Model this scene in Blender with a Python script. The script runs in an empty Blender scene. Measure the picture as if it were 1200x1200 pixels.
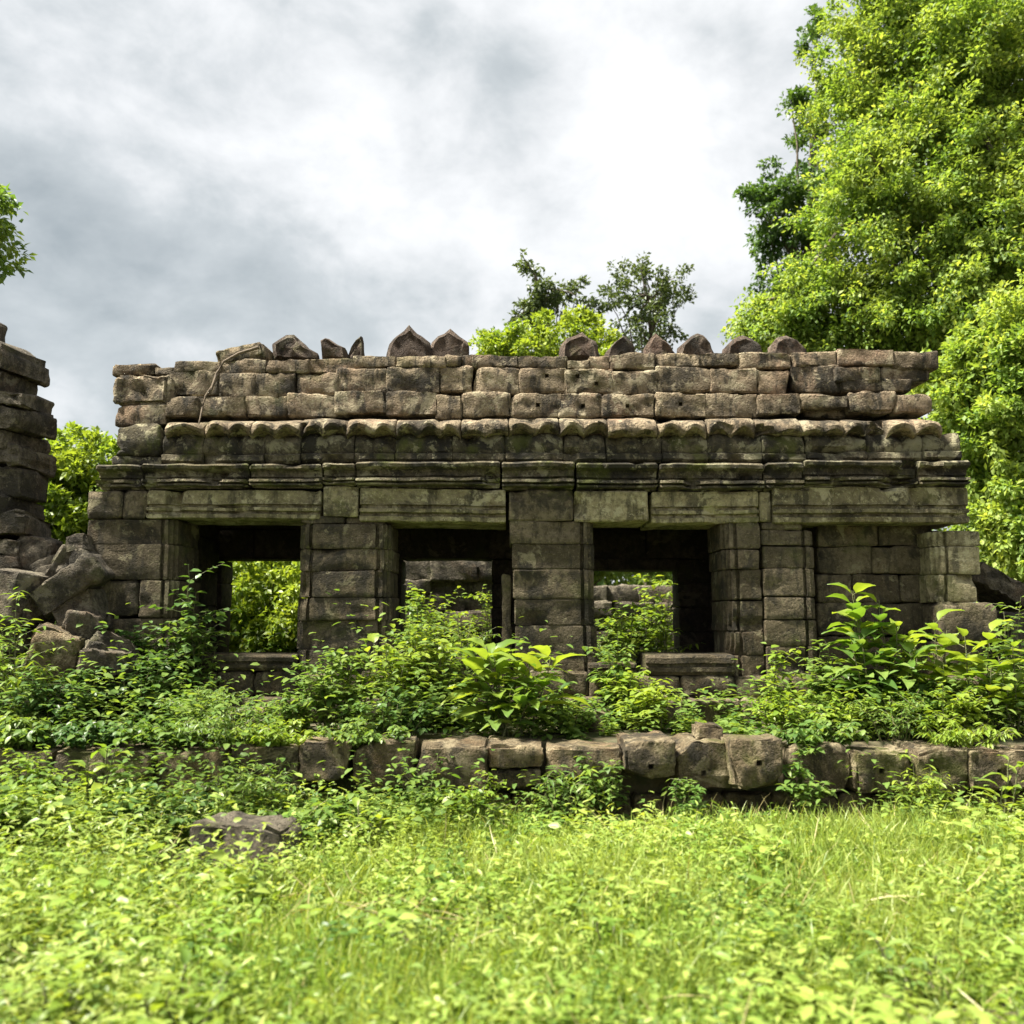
import bpy, math, random
import numpy as np
from mathutils import Vector, Matrix, Euler, noise as mn

# ------------------------------------------------------------------ camera, sky, sun, exposure
sc = bpy.context.scene
COL = sc.collection
FPX = 1039.0                      # focal length in photo pixels (photo 1200 x 1200)
PITCH = math.atan(120.0 / FPX)
CAMZ = 1.6
cam_d = bpy.data.cameras.new('camera')
cam = bpy.data.objects.new('camera', cam_d); COL.objects.link(cam)
cam_d.sensor_width = 36.0; cam_d.lens = 36.0 * FPX / 1200.0
cam_d.clip_end = 2000.0; cam_d.clip_start = 0.05
cam_d.dof.use_dof = True; cam_d.dof.focus_distance = 9.2; cam_d.dof.aperture_fstop = 1.3
cam.location = (0, 0, CAMZ); cam.rotation_euler = (math.pi / 2 + PITCH, 0, 0)
sc.camera = cam

SUN = Vector((-0.48, -0.085, 0.87)).normalized()          # towards the sun: high on the left
world = bpy.data.worlds.new('World'); sc.world = world; world.use_nodes = True
wn = world.node_tree.nodes; wl = world.node_tree.links
wn.clear()

def cdir(px, py):
    u = (px - 600.0) / FPX; v = (600.0 - py) / FPX
    return Vector((u, math.cos(PITCH) - v * math.sin(PITCH), math.sin(PITCH) + v * math.cos(PITCH)))

def at(px, py, Y):
    d = cdir(px, py); t = Y / d.y
    return Vector((d.x * t, Y, CAMZ + d.z * t))

def on_z(px, py, z):
    d = cdir(px, py); t = (z - CAMZ) / d.z
    return Vector((d.x * t, d.y * t, z))

sky = wn.new('ShaderNodeTexSky'); sky.sky_type = 'NISHITA'; sky.sun_disc = False
sky.sun_elevation = math.asin(SUN.z); sky.sun_rotation = math.atan2(SUN.x, SUN.y)
tc = wn.new('ShaderNodeTexCoord')
n1 = wn.new('ShaderNodeTexNoise'); n1.inputs['Scale'].default_value = 3.1; n1.inputs['Detail'].default_value = 7
n1.inputs['Roughness'].default_value = 0.52; n1.inputs['Distortion'].default_value = 0.15
wm = wn.new('ShaderNodeMapping'); wm.inputs['Location'].default_value = (3.7, 1.2, 5.1); wm.inputs['Scale'].default_value = (1, 1, 1.5)
wl.new(tc.outputs['Generated'], wm.inputs['Vector']); wl.new(wm.outputs['Vector'], n1.inputs['Vector'])
def wmath(op, a, b):
    n = wn.new('ShaderNodeMath'); n.operation = op
    for i, q in enumerate((a, b)):
        if isinstance(q, (int, float)): n.inputs[i].default_value = q
        else: wl.new(q, n.inputs[i])
    return n.outputs[0]
n2 = wn.new('ShaderNodeTexNoise'); n2.inputs['Scale'].default_value = 7.0; n2.inputs['Detail'].default_value = 8
n2.inputs['Roughness'].default_value = 0.6; n2.inputs['Distortion'].default_value = 0.2
wl.new(wm.outputs['Vector'], n2.inputs['Vector'])
val = wmath('ADD', wmath('ADD', wmath('MULTIPLY', wmath('SUBTRACT', n1.outputs['Fac'], 0.5), 1.35), 0.5), wmath('MULTIPLY', wmath('SUBTRACT', n2.outputs['Fac'], 0.5), 1.05))
# the cloud masses in view: bright towers and grey sheets (direction, half width, amount)
for px, py, rad, amt in ((790, 130, 0.26, 0.15), (850, 340, 0.15, 0.14), (270, 30, 0.20, 0.20), (400, 190, 0.17, 0.14), (690, 110, 0.10, 0.10),
                         (60, 250, 0.26, -0.14), (150, 340, 0.18, -0.08), (590, 130, 0.09, -0.20), (490, 150, .08, -0.08),
                         (570, 40, 0.09, -0.18), (330, 330, 0.13, -0.05), (845, 55, 0.055, -0.26), (640, 250, 0.08, -0.08), (560, 330, 0.10, 0.04), (40, 60, 0.12, 0.05)):
    d = cdir(px, py).normalized()
    vm = wn.new('ShaderNodeVectorMath'); vm.operation = 'DISTANCE'
    wl.new(tc.outputs['Generated'], vm.inputs[0]); vm.inputs[1].default_value = d
    mr = wn.new('ShaderNodeMapRange'); mr.interpolation_type = 'SMOOTHSTEP'
    wl.new(vm.outputs['Value'], mr.inputs['Value'])
    mr.inputs['From Min'].default_value = 0.0; mr.inputs['From Max'].default_value = rad * 1.6
    mr.inputs['To Min'].default_value = amt; mr.inputs['To Max'].default_value = 0.0
    val = wmath('ADD', val, mr.outputs['Result'])
cr = wn.new('ShaderNodeValToRGB')
e = cr.color_ramp.elements
e[0].position = 0.0; e[0].color = (0.34, 0.38, 0.395, 1)
e[1].position = 0.92; e[1].color = (0.98, 0.98, 0.98, 1)
m = e.new(0.36); m.color = (0.52, 0.555, 0.565, 1)
m = e.new(0.58); m.color = (0.73, 0.745, 0.75, 1)
wl.new(val, cr.inputs['Fac'])
csc = wn.new('ShaderNodeMix'); csc.data_type = 'RGBA'; csc.blend_type = 'MULTIPLY'; csc.inputs['Factor'].default_value = 1
wl.new(cr.outputs['Color'], csc.inputs[6]); csc.inputs[7].default_value = (2.4, 2.4, 2.4, 1)
mix = wn.new('ShaderNodeMix'); mix.data_type = 'RGBA'; mix.inputs['Factor'].default_value = 0.97
wl.new(sky.outputs['Color'], mix.inputs[6]); wl.new(csc.outputs[2], mix.inputs[7])
bg = wn.new('ShaderNodeBackground'); bg.inputs['Strength'].default_value = 0.10
wl.new(mix.outputs[2], bg.inputs['Color'])
wo = wn.new('ShaderNodeOutputWorld'); wl.new(bg.outputs['Background'], wo.inputs['Surface'])

sun_d = bpy.data.lights.new('sun', 'SUN'); sun_d.energy = 4.0; sun_d.angle = math.radians(12.0)
sun_d.color = (1.0, 0.94, 0.82)
sun = bpy.data.objects.new('sun', sun_d); COL.objects.link(sun)
sun.rotation_euler = (-SUN).to_track_quat('-Z', 'Y').to_euler(); sun.location = (-8, -4, 14)

sc.view_settings.view_transform = 'Standard'; sc.view_settings.look = 'None'
sc.view_settings.exposure = 2.32; sc.view_settings.gamma = 1.0; sc.view_settings.use_curve_mapping = False
sc.render.engine = 'CYCLES'
sc.cycles.use_denoising = True
sc.cycles.max_bounces = 7; sc.cycles.diffuse_bounces = 4; sc.cycles.transmission_bounces = 4; sc.cycles.glossy_bounces = 2

# ------------------------------------------------------------------ helpers: tags and links
def tag(o, label=None, cat=None, group=None, kind=None):
    if label: o['label'] = label
    if cat: o['category'] = cat
    if group: o['group'] = group
    if kind: o['kind'] = kind
    return o

def empty(name, loc=(0, 0, 0), parent=None, rot=(0, 0, 0)):
    o = bpy.data.objects.new(name, None); COL.objects.link(o)
    o.empty_display_size = 0.2
    o.location = loc; o.rotation_euler = rot
    if parent: o.parent = parent
    return o

def link(name, me, mat=None, parent=None, loc=None):
    o = bpy.data.objects.new(name, me); COL.objects.link(o)
    if mat is not None and not me.materials: me.materials.append(mat)
    if parent is not None:
        o.parent = parent
        if loc is None:                      # mesh built in world space: undo the parent's placement
            q = parent; M = Matrix.Identity(4)
            while q is not None:
                M = Matrix.LocRotScale(q.location, q.rotation_euler, q.scale) @ M; q = q.parent
            o.matrix_parent_inverse = M.inverted()
    if loc is not None: o.location = loc
    return o

# ------------------------------------------------------------------ materials
def new_mat(name):
    m = bpy.data.materials.new(name); m.use_nodes = True
    nt = m.node_tree; nt.nodes.clear()
    out = nt.nodes.new('ShaderNodeOutputMaterial')
    return m, nt, out

def NZ(nt, vec, scale, detail=5, rough=0.6, dist=0.0):
    n = nt.nodes.new('ShaderNodeTexNoise')
    n.inputs['Scale'].default_value = scale; n.inputs['Detail'].default_value = detail
    n.inputs['Roughness'].default_value = rough; n.inputs['Distortion'].default_value = dist
    nt.links.new(vec, n.inputs['Vector']); return n.outputs['Fac']

def RAMP(nt, v, lo, hi, a=0.0, b=1.0):
    n = nt.nodes.new('ShaderNodeMapRange'); n.interpolation_type = 'SMOOTHSTEP'
    nt.links.new(v, n.inputs['Value'])
    n.inputs['From Min'].default_value = lo; n.inputs['From Max'].default_value = hi
    n.inputs['To Min'].default_value = a; n.inputs['To Max'].default_value = b
    return n.outputs['Result']

def MIX(nt, fac, a, b, mode='MIX'):
    n = nt.nodes.new('ShaderNodeMix'); n.data_type = 'RGBA'; n.blend_type = mode
    for q, i in ((fac, 0), (a, 6), (b, 7)):
        if isinstance(q, (int, float)): n.inputs[i].default_value = q
        elif isinstance(q, tuple): n.inputs[i].default_value = (*q, 1) if len(q) == 3 else q
        else: nt.links.new(q, n.inputs[i])
    return n.outputs[2]

def MATH(nt, op, a, b=0.0):
    n = nt.nodes.new('ShaderNodeMath'); n.operation = op
    for i, q in enumerate((a, b)):
        if isinstance(q, (int, float)): n.inputs[i].default_value = q
        else: nt.links.new(q, n.inputs[i])
    return n.outputs[0]

def stone_mat(name, a, b, warm, dark=0.5, pale=0.4, moss=0.3, bump=0.6, pale_col=(0.36, 0.35, 0.27), streak=0.62):
    m, nt, out = new_mat(name)
    N, L = nt.nodes, nt.links
    g = N.new('ShaderNodeNewGeometry'); oi = N.new('ShaderNodeObjectInfo')
    pos = g.outputs['Position']
    # each block has its own grain: shift the grain by the object's random number
    cmb = N.new('ShaderNodeCombineXYZ')
    sh = MATH(nt, 'MULTIPLY', oi.outputs['Random'], 37.0)
    for i in range(3): L.new(sh, cmb.inputs[i])
    add = N.new('ShaderNodeVectorMath'); add.operation = 'ADD'
    L.new(pos, add.inputs[0]); L.new(cmb.outputs[0], add.inputs[1])
    own = add.outputs[0]
    mp = N.new('ShaderNodeMapping'); mp.inputs['Scale'].default_value = (1.0, 1.0, 0.22)
    L.new(pos, mp.inputs['Vector']); streakv = mp.outputs['Vector']
    c = MIX(nt, RAMP(nt, NZ(nt, own, 3.2, 6, 0.65), 0.32, 0.68), a, b)
    c = MIX(nt, RAMP(nt, NZ(nt, pos, 1.7, 5, 0.6), 0.50, 0.72, 0, 0.75), c, warm)
    tone = RAMP(nt, oi.outputs['Random'], 0, 1, 0.72, 1.22)
    ct = N.new('ShaderNodeCombineColor')
    for i in range(3): L.new(tone, ct.inputs[i])
    c = MIX(nt, 1.0, c, ct.outputs[0], 'MULTIPLY')
    # fine mottling
    c = MIX(nt, RAMP(nt, NZ(nt, own, 16, 8, 0.75), 0.42, 0.66, 0, 0.75), c, tuple(x * 0.45 for x in a))
    c = MIX(nt, RAMP(nt, NZ(nt, own, 38, 6, 0.75), 0.54, 0.70, 0, 0.6), c, tuple(min(0.6, x * 1.7) for x in b))
    # black crust of old lichen, run-off streaks
    c = MIX(nt, RAMP(nt, NZ(nt, pos, 2.6, 7, 0.68, 0.4), 0.585 - 0.14 * dark, 0.665 - 0.13 * dark, 0, 0.45 + 0.45 * dark), c, (0.022, 0.021, 0.018))
    c = MIX(nt, RAMP(nt, NZ(nt, streakv, 8.5, 6, 0.65), 0.51, 0.62, 0, streak), c, (0.03, 0.028, 0.022))
    # moss and algae film
    c = MIX(nt, RAMP(nt, NZ(nt, pos, 1.9, 6, 0.62, 0.3), 0.59 - 0.12 * moss, 0.69 - 0.1 * moss, 0, 0.8 * min(1, moss * 1.8)), c, (0.085, 0.095, 0.022))
    # broad pale lichen crusts, then spots
    c = MIX(nt, RAMP(nt, NZ(nt, pos, 2.9, 8, 0.70, 0.5), 0.60 - 0.09 * pale, 0.655 - 0.08 * pale, 0, 0.72), c, pale_col)
    c = MIX(nt, RAMP(nt, NZ(nt, own, 7.5, 6, 0.72, 0.2), 0.615 - 0.08 * pale, 0.67 - 0.07 * pale, 0, 0.45 + 0.4 * pale), c, pale_col)
    bs = N.new('ShaderNodeBsdfPrincipled')
    L.new(c, bs.inputs['Base Color']); bs.inputs['Roughness'].default_value = 0.93
    bs.inputs['Specular IOR Level'].default_value = 0.2
    vo = N.new('ShaderNodeTexVoronoi'); vo.inputs['Scale'].default_value = 34; L.new(own, vo.inputs['Vector'])
    pits = RAMP(nt, vo.outputs['Distance'], 0.05, 0.42, 0, 0.5)
    h = MATH(nt, 'ADD', NZ(nt, own, 9, 9, 0.72), MATH(nt, 'MULTIPLY', pits, 0.35))
    h = MATH(nt, 'ADD', h, MATH(nt, 'MULTIPLY', NZ(nt, own, 45, 5, 0.7), 0.35))
    bp = N.new('ShaderNodeBump'); bp.inputs['Strength'].default_value = bump; bp.inputs['Distance'].default_value = 0.09
    L.new(h, bp.inputs['Height']); L.new(bp.outputs['Normal'], bs.inputs['Normal'])
    L.new(bs.outputs['BSDF'], out.inputs['Surface'])
    return m

S = {}
S['pier'] = stone_mat('stone_pier', (0.092, 0.074, 0.046), (0.160, 0.132, 0.086), (0.130, 0.094, 0.056), dark=0.55, pale=0.22, moss=0.25, pale_col=(0.235, 0.21, 0.13))
S['lintel'] = stone_mat('stone_lintel', (0.235, 0.20, 0.118), (0.38, 0.335, 0.20), (0.24, 0.185, 0.10), dark=0.40, pale=0.6, moss=0.38, pale_col=(0.46, 0.42, 0.27))
S['cornice'] = stone_mat('stone_cornice', (0.075, 0.064, 0.042), (0.155, 0.132, 0.086), (0.11, 0.095, 0.05), dark=0.85, pale=0.55, moss=0.42, pale_col=(0.27, 0.25, 0.16))
S['roof'] = stone_mat('stone_roof', (0.18, 0.138, 0.092), (0.31, 0.25, 0.166), (0.27, 0.18, 0.12), dark=0.62, pale=0.5, moss=0.2, bump=0.9, streak=0.8, pale_col=(0.41, 0.355, 0.24))
S['finial'] = stone_mat('stone_finial', (0.080, 0.058, 0.045), (0.125, 0.095, 0.072), (0.115, 0.068, 0.048), dark=0.5, pale=0.3, moss=0.25, bump=0.9, pale_col=(0.18, 0.16, 0.12))
S['ruin'] = stone_mat('stone_ruin', (0.088, 0.075, 0.056), (0.155, 0.134, 0.10), (0.14, 0.09, 0.056), dark=0.5, pale=0.4, moss=0.2, bump=0.9, pale_col=(0.22, 0.195, 0.14))
S['kerb'] = stone_mat('stone_kerb', (0.125, 0.096, 0.058), (0.225, 0.180, 0.110), (0.19, 0.118, 0.062), dark=0.52, pale=0.45, moss=0.45, bump=0.9, pale_col=(0.31, 0.26, 0.165))
S['inner'] = stone_mat('stone_inner', (0.05, 0.040, 0.031), (0.085, 0.068, 0.05), (0.075, 0.05, 0.038), dark=0.6, pale=0.2, moss=0.15, pale_col=(0.12, 0.1, 0.07))  # base colour lowered to paint in the darkness of the gallery interior

def leaf_mat(name, base, young, old, trans=0.42, rough=0.42, amount=0.55, spec=0.35):
    m, nt, out = new_mat(name)
    N, L = nt.nodes, nt.links
    at_ = N.new('ShaderNodeAttribute'); at_.attribute_name = 'tint'; at_.attribute_type = 'GEOMETRY'
    g = N.new('ShaderNodeNewGeometry'); oi = N.new('ShaderNodeObjectInfo')
    t = MATH(nt, 'FRACT', MATH(nt, 'ADD', at_.outputs['Fac'], oi.outputs['Random']))
    c = MIX(nt, RAMP(nt, t, 0.45, 1.0, 0, amount), base, young)
    c = MIX(nt, RAMP(nt, t, 0.30, 0.0, 0, amount), c, old)
    c = MIX(nt, RAMP(nt, NZ(nt, g.outputs['Position'], 1.1, 3), 0.35, 0.7, 0, 0.45), c, young)
    c = MIX(nt, RAMP(nt, NZ(nt, g.outputs['Position'], 30, 3), 0.3, 0.8, 0, 0.25), c, old)
    bs = N.new('ShaderNodeBsdfPrincipled'); L.new(c, bs.inputs['Base Color'])
    bs.inputs['Roughness'].default_value = rough; bs.inputs['Specular IOR Level'].default_value = spec
    tr = N.new('ShaderNodeBsdfTranslucent')
    tcol = MIX(nt, 1.0, c, (1.35, 1.25, 0.55), 'MULTIPLY')
    L.new(tcol, tr.inputs['Color'])
    mx = N.new('ShaderNodeMixShader'); mx.inputs[0].default_value = trans
    L.new(bs.outputs[0], mx.inputs[1]); L.new(tr.outputs[0], mx.inputs[2])
    L.new(mx.outputs[0], out.inputs['Surface'])
    return m

V = {}
V['grass'] = leaf_mat('grass_blade', (0.20, 0.30, 0.050), (0.38, 0.43, 0.12), (0.085, 0.17, 0.028), trans=0.45, amount=0.8)
V['herb'] = leaf_mat('herb_leaf', (0.17, 0.28, 0.042), (0.36, 0.42, 0.10), (0.055, 0.135, 0.022), trans=0.42, amount=0.8)
V['straw'] = leaf_mat('straw', (0.33, 0.29, 0.13), (0.45, 0.40, 0.20), (0.20, 0.17, 0.07), trans=0.3)
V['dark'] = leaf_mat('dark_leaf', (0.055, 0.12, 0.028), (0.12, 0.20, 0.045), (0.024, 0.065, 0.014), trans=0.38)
V['mid'] = leaf_mat('mid_leaf', (0.095, 0.18, 0.036), (0.23, 0.31, 0.07), (0.04, 0.095, 0.02), trans=0.45, amount=0.75)
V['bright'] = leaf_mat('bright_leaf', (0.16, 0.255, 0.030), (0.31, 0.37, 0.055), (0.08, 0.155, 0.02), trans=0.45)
V['broad'] = leaf_mat('broad_leaf', (0.125, 0.22, 0.03), (0.32, 0.37, 0.05), (0.07, 0.15, 0.03), trans=0.5, rough=0.42)
V['tree'] = leaf_mat('tree_leaf', (0.18, 0.29, 0.052), (0.37, 0.44, 0.11), (0.060, 0.13, 0.03), trans=0.5, amount=0.85, rough=0.55)
V['far'] = leaf_mat('grey_green_leaf', (0.07, 0.105, 0.042), (0.11, 0.15, 0.05), (0.04, 0.065, 0.03), trans=0.35)

def plain_mat(name, a, b, scale=8.0, rough=0.9, bump=0.3):
    m, nt, out = new_mat(name)
    N, L = nt.nodes, nt.links
    g = N.new('ShaderNodeNewGeometry')
    c = MIX(nt, RAMP(nt, NZ(nt, g.outputs['Position'], scale, 7, 0.65), 0.35, 0.68), a, b)
    bs = N.new('ShaderNodeBsdfPrincipled'); L.new(c, bs.inputs['Base Color']); bs.inputs['Roughness'].default_value = rough
    bp = N.new('ShaderNodeBump'); bp.inputs['Strength'].default_value = bump; bp.inputs['Distance'].default_value = 0.05
    L.new(NZ(nt, g.outputs['Position'], scale * 4, 6), bp.inputs['Height']); L.new(bp.outputs[0], bs.inputs['Normal'])
    L.new(bs.outputs[0], out.inputs['Surface'])
    return m
M_SOIL = plain_mat('leaf_litter_soil', (0.035, 0.042, 0.015), (0.085, 0.065, 0.035), 6.0)
M_BARK = plain_mat('bark', (0.075, 0.058, 0.042), (0.15, 0.125, 0.095), 14.0)
M_STEM = plain_mat('green_stem', (0.075, 0.095, 0.03), (0.13, 0.12, 0.05), 20.0, 0.6)
M_TWIG = plain_mat('dry_twig', (0.07, 0.052, 0.034), (0.14, 0.105, 0.07), 20.0)

# ------------------------------------------------------------------ stone builders
SEED = [0]
def nseed():
    SEED[0] += 1
    return SEED[0]

def finish(me, sharp=38):
    me.update()
    me.polygons.foreach_set('use_smooth', [True] * len(me.polygons))
    try: me.set_sharp_from_angle(angle=math.radians(sharp))
    except Exception: pass
    return me

def axis_lines(h, r, step, extra=()):
    n = max(1, int(round((2 * h - 2 * r) / step)))
    c = [-h, -h + r * 0.2, -h + r * 0.55] + [-h + r + (2 * h - 2 * r) * i / n for i in range(n + 1)] + [h - r * 0.55, h - r * 0.2, h]
    for q in extra:
        c = [v for v in c if abs(v - q) > 0.028 or abs(abs(v) - h) < 1e-6]
        c += [q - 0.021, q - 0.016, q + 0.016, q + 0.021]
    return sorted(c)

def stone(name, parent, x0, x1, y0, y1, z0, z1, mat, r=0.028, amp=0.013, chip=1.0, holes=(), pillow=0.0,
          rot=None, step=0.062, warp=None, taper=0.0, cuts=0):
    """One weathered block: a rounded box with uneven faces and worn edges."""
    sd = nseed(); off = Vector((sd * 3.17, sd * 1.73, sd * 2.39))
    c = Vector(((x0 + x1) / 2, (y0 + y1) / 2, (z0 + z1) / 2))
    H = (abs(x1 - x0) / 2, abs(y1 - y0) / 2, abs(z1 - z0) / 2)
    r = min(r, 0.45 * min(H))
    ex = axis_lines(H[0], r, step, [h[0] - c.x for h in holes])
    ey = axis_lines(H[1], r, max(step, H[1] * 0.8))
    ez = axis_lines(H[2], r, step, [h[1] - c.z for h in holes])
    cr_ = random.Random(sd * 7 + 1); planes = []
    for _ in range(cuts):                   # broken-off corners and edges
        nv = Vector((cr_.uniform(-1, 1), cr_.uniform(-1, 0.2), cr_.uniform(-0.9, 1)))
        if abs(nv.x) < 0.3: nv.x = math.copysign(0.3, nv.x)
        nv.normalize()
        sup = sum(abs(nv[a]) * H[a] for a in range(3))
        planes.append((nv, sup - cr_.uniform(0.25, 1.0) * min(H) * 0.55))
    A = (ex, ey, ez); nn = [len(q) - 1 for q in A]
    verts = []; idx = {}; faces = []
    def vid(i, j, k):
        key = (i, j, k)
        if key in idx: return idx[key]
        p = Vector((ex[i], ey[j], ez[k]))
        q = Vector([max(-H[a] + r, min(H[a] - r, p[a])) for a in range(3)])
        d = p - q
        edge = sum(1 for a in range(3) if abs(d[a]) > 1e-5)
        if d.length > 1e-6: p = q + d.normalized() * r
        nrm = d.normalized() if d.length > 1e-6 else Vector((0, 0, 0))
        s = p + off
        a1 = mn.noise(s * 2.3) * amp * 1.2 + mn.noise(s * 7.0) * amp * 0.9 + mn.noise(s * 15.0) * amp * 0.6 + mn.noise(s * 31.0) * amp * 0.4
        for nv, dist in planes:
            ov = p.dot(nv) - dist
            if ov > 0: p = p - nv * ov * 0.96
        if edge >= 2: a1 -= max(0.0, mn.noise(s * 5.3) + 0.05) * 1.6 * r * chip
        pk = mn.noise(s * 9.5 + Vector((4, 4, 4)))
        if pk > 0.32: a1 -= (pk - 0.32) * amp * 4.0
        p = p + nrm * a1
        if pillow and p.y < 0:
            u = p.x / H[0]; w = p.z / H[2]
            p.y -= pillow * (1 - abs(u) ** 3) * (1 - w * w)
        for h in holes:
            if j == 0 and abs(ex[i] - (h[0] - c.x)) < 0.019 and abs(ez[k] - (h[1] - c.z)) < 0.019:
                p.y += 0.07
        if taper: p.x *= 1 + taper * p.z / H[2]
        if warp: p = warp(p + c) - c
        idx[key] = len(verts); verts.append(p)
        return idx[key]
    for a in range(3):
        b, d = (a + 1) % 3, (a + 2) % 3
        for side in (0, nn[a]):
            for i in range(nn[b]):
                for j in range(nn[d]):
                    q = []
                    for (u, w) in ((0, 0), (1, 0), (1, 1), (0, 1)):
                        t = [0, 0, 0]; t[a] = side; t[b] = i + u; t[d] = j + w
                        q.append(vid(*t))
                    faces.append(q if side else q[::-1])
    if rot is not None:
        R = Euler([math.radians(v) for v in rot]).to_matrix()
        verts = [R @ v for v in verts]
    me = bpy.data.meshes.new(name)
    me.from_pydata([v for v in verts], [], faces)
    finish(me, 42 if cuts else 60)
    o = link(name, me, mat)
    if parent is not None:
        o.parent = parent
        q = parent; pl = Vector((0, 0, 0))
        while q is not None: pl += q.location; q = q.parent
        o.location = c - pl
    else: o.location = c
    return o

def pstone(name, parent, px0, px1, py0, py1, Y, depth, mat, hole_px=(), **kw):
    """A block given by its outline on the photograph, lying on the plane y = Y."""
    ym = (py0 + py1) / 2
    xa = at(px0, ym, Y).x; xb = at(px1, ym, Y).x
    xm = (px0 + px1) / 2
    zt = at(xm, py0, Y).z; zb = at(xm, py1, Y).z
    holes = [(at(hx, hy, Y).x, at(hx, hy, Y).z) for hx, hy in hole_px]
    return stone(name, parent, xa + 0.003, xb - 0.003, Y, Y + depth, zb + 0.002, zt - 0.002, mat, holes=holes, **kw)

def extrude(name, parent, poly, axis, a0, a1, mat, amp=0.008, step=0.10, mod=None, bev=0.012, chip=0.012, sharp=32):
    """A moulded block: a closed outline swept along x (outline in y,z) or z (outline in x,y)."""
    sd = nseed(); off = Vector((sd * 2.17, sd * 1.13, sd * 1.91))
    n = max(2, int(round((a1 - a0) / step)))
    ts = [a0, a0 + bev] + [a0 + bev + (a1 - a0 - 2 * bev) * i / n for i in range(1, n)] + [a1 - bev, a1]
    cx = sum(p[0] for p in poly) / len(poly); cy = sum(p[1] for p in poly) / len(poly)
    mid = Vector(((a0 + a1) / 2, cx, cy)) if axis == 'x' else Vector((cx, cy, (a0 + a1) / 2))
    verts = []
    for ti, t in enumerate(ts):
        end = ti in (0, len(ts) - 1)
        for (u, w) in poly:
            if end:
                du, dw = cx - u, cy - w; l = math.hypot(du, dw) or 1
                u += du / l * bev * 0.8; w += dw / l * bev * 0.8
            p = Vector((t, u, w)) if axis == 'x' else Vector((u, w, t))
            s = p + off
            d = Vector((0, 0, 0))
            d.y = mn.noise(s * 3.1) * amp * 1.2 + mn.noise(s * 9.0) * amp * 0.8
            d.z = mn.noise(s * 3.7 + Vector((9, 0, 0))) * amp * 0.8
            d.x = mn.noise(s * 3.3 + Vector((0, 9, 0))) * amp * 0.6
            k = mn.noise(s * 4.7 + Vector((3, 3, 3)))
            if k > 0.28: d.y += (k - 0.28) * chip * 6
            if mod: p = mod(p)
            verts.append(p + d - mid)
    m = len(poly); faces = []
    for i in range(len(ts) - 1):
        for j in range(m):
            k = (j + 1) % m
            faces.append((i * m + j, i * m + k, (i + 1) * m + k, (i + 1) * m + j))
    faces.append(tuple(range(m))[::-1]); faces.append(tuple((len(ts) - 1) * m + j for j in range(m)))
    me = bpy.data.meshes.new(name); me.from_pydata(verts, [], faces)
    import bmesh
    bm = bmesh.new(); bm.from_mesh(me); bmesh.ops.recalc_face_normals(bm, faces=bm.faces); bm.to_mesh(me); bm.free()
    finish(me, sharp)
    o = link(name, me, mat)
    pl = Vector((0, 0, 0))
    if parent is not None:
        o.parent = parent; q = parent
        while q is not None: pl += q.location; q = q.parent
    o.location = mid - pl
    return o

def zat(py, Y, px=600): return at(px, py, Y).z
def xat(px, py, Y): return at(px, py, Y).x

# ------------------------------------------------------------------ ground
YW = 7.05                        # front of the terrace wall
TZ = 0.56                        # terrace level
def gz(x, y):
    n = 0.05 * mn.noise(Vector((x * 0.5, y * 0.5, 0.3))) + 0.02 * mn.noise(Vector((x * 2, y * 2, 1.3)))
    s = min(1, max(0, (y - (YW + 0.22)) / 0.22)); s = s * s * (3 - 2 * s)
    z = TZ * s
    f = min(1, max(0, (y - 22) / 8))
    lft = min(1, max(0, (-x - 2.2) / 2.5)) * min(1, max(0, (YW + 0.2 - y) / 1.0)) * min(1, max(0, (y - 3.8) / 2.2))
    return z * (1 - f) + n + 0.12 * lft

def build_ground():
    xs = [-400, -150, -60, -30, -18] + [-14 + i * 0.35 for i in range(81)] + [18, 30, 60, 150, 400]
    ys = [-300, -80, -20, -6] + [-2 + i * 0.35 for i in range(25)] + [6.9, 7.1, 7.2, 7.27, 7.35, 7.42, 7.5, 7.6] + [7.9 + i * 0.4 for i in range(40)] + [26, 30, 45, 90, 200, 600]
    vs = [(x, y, gz(x, y)) for y in ys for x in xs]
    n = len(xs)
    fs = [(j * n + i, j * n + i + 1, (j + 1) * n + i + 1, (j + 1) * n + i) for j in range(len(ys) - 1) for i in range(n - 1)]
    me = bpy.data.meshes.new('ground'); me.from_pydata(vs, [], fs); finish(me, 180)
    o = link('ground', me, M_SOIL); tag(o, kind='structure')
build_ground()
#PART2
# ------------------------------------------------------------------ the gallery
rnd = random.Random(7)
YF = 9.0
gal = empty('temple_gallery', (0, 10.2, 0.5))
tag(gal, 'long ruined temple gallery of dark weathered stone with three open windows', 'temple')
def part(name): return empty(name, (0, 0, 0), gal)
def jit(v, a): return v + rnd.uniform(-a, a)

# --- piers: each course one moulded block
def pier_poly(xl, xr, yf, yb, ml, mr):
    f = []
    def mould(x, s):
        return [(x, yf + 0.095), (x + s * 0.030, yf + 0.095), (x + s * 0.034, yf + 0.048), (x + s * 0.066, yf + 0.048),
                (x + s * 0.070, yf + 0.004), (x + s * 0.108, yf + 0.004), (x + s * 0.112, yf + 0.048), (x + s * 0.142, yf + 0.048),
                (x + s * 0.148, yf)]
    f += mould(xl, 1) if ml else [(xl, yf + 0.012), (xl + 0.012, yf)]
    a = f[-1][0]; b = (xr - 0.148) if mr else xr - 0.012
    for i in range(1, 4): f.append((a + (b - a) * i / 4, yf))
    f += mould(xr, -1)[::-1] if mr else [(xr - 0.012, yf), (xr, yf + 0.012)]
    f += [(xr, (yf + yb) / 2), (xr, yb), ((xl + xr) / 2, yb), (xl, yb), (xl, (yf + yb) / 2)]
    return f

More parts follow.
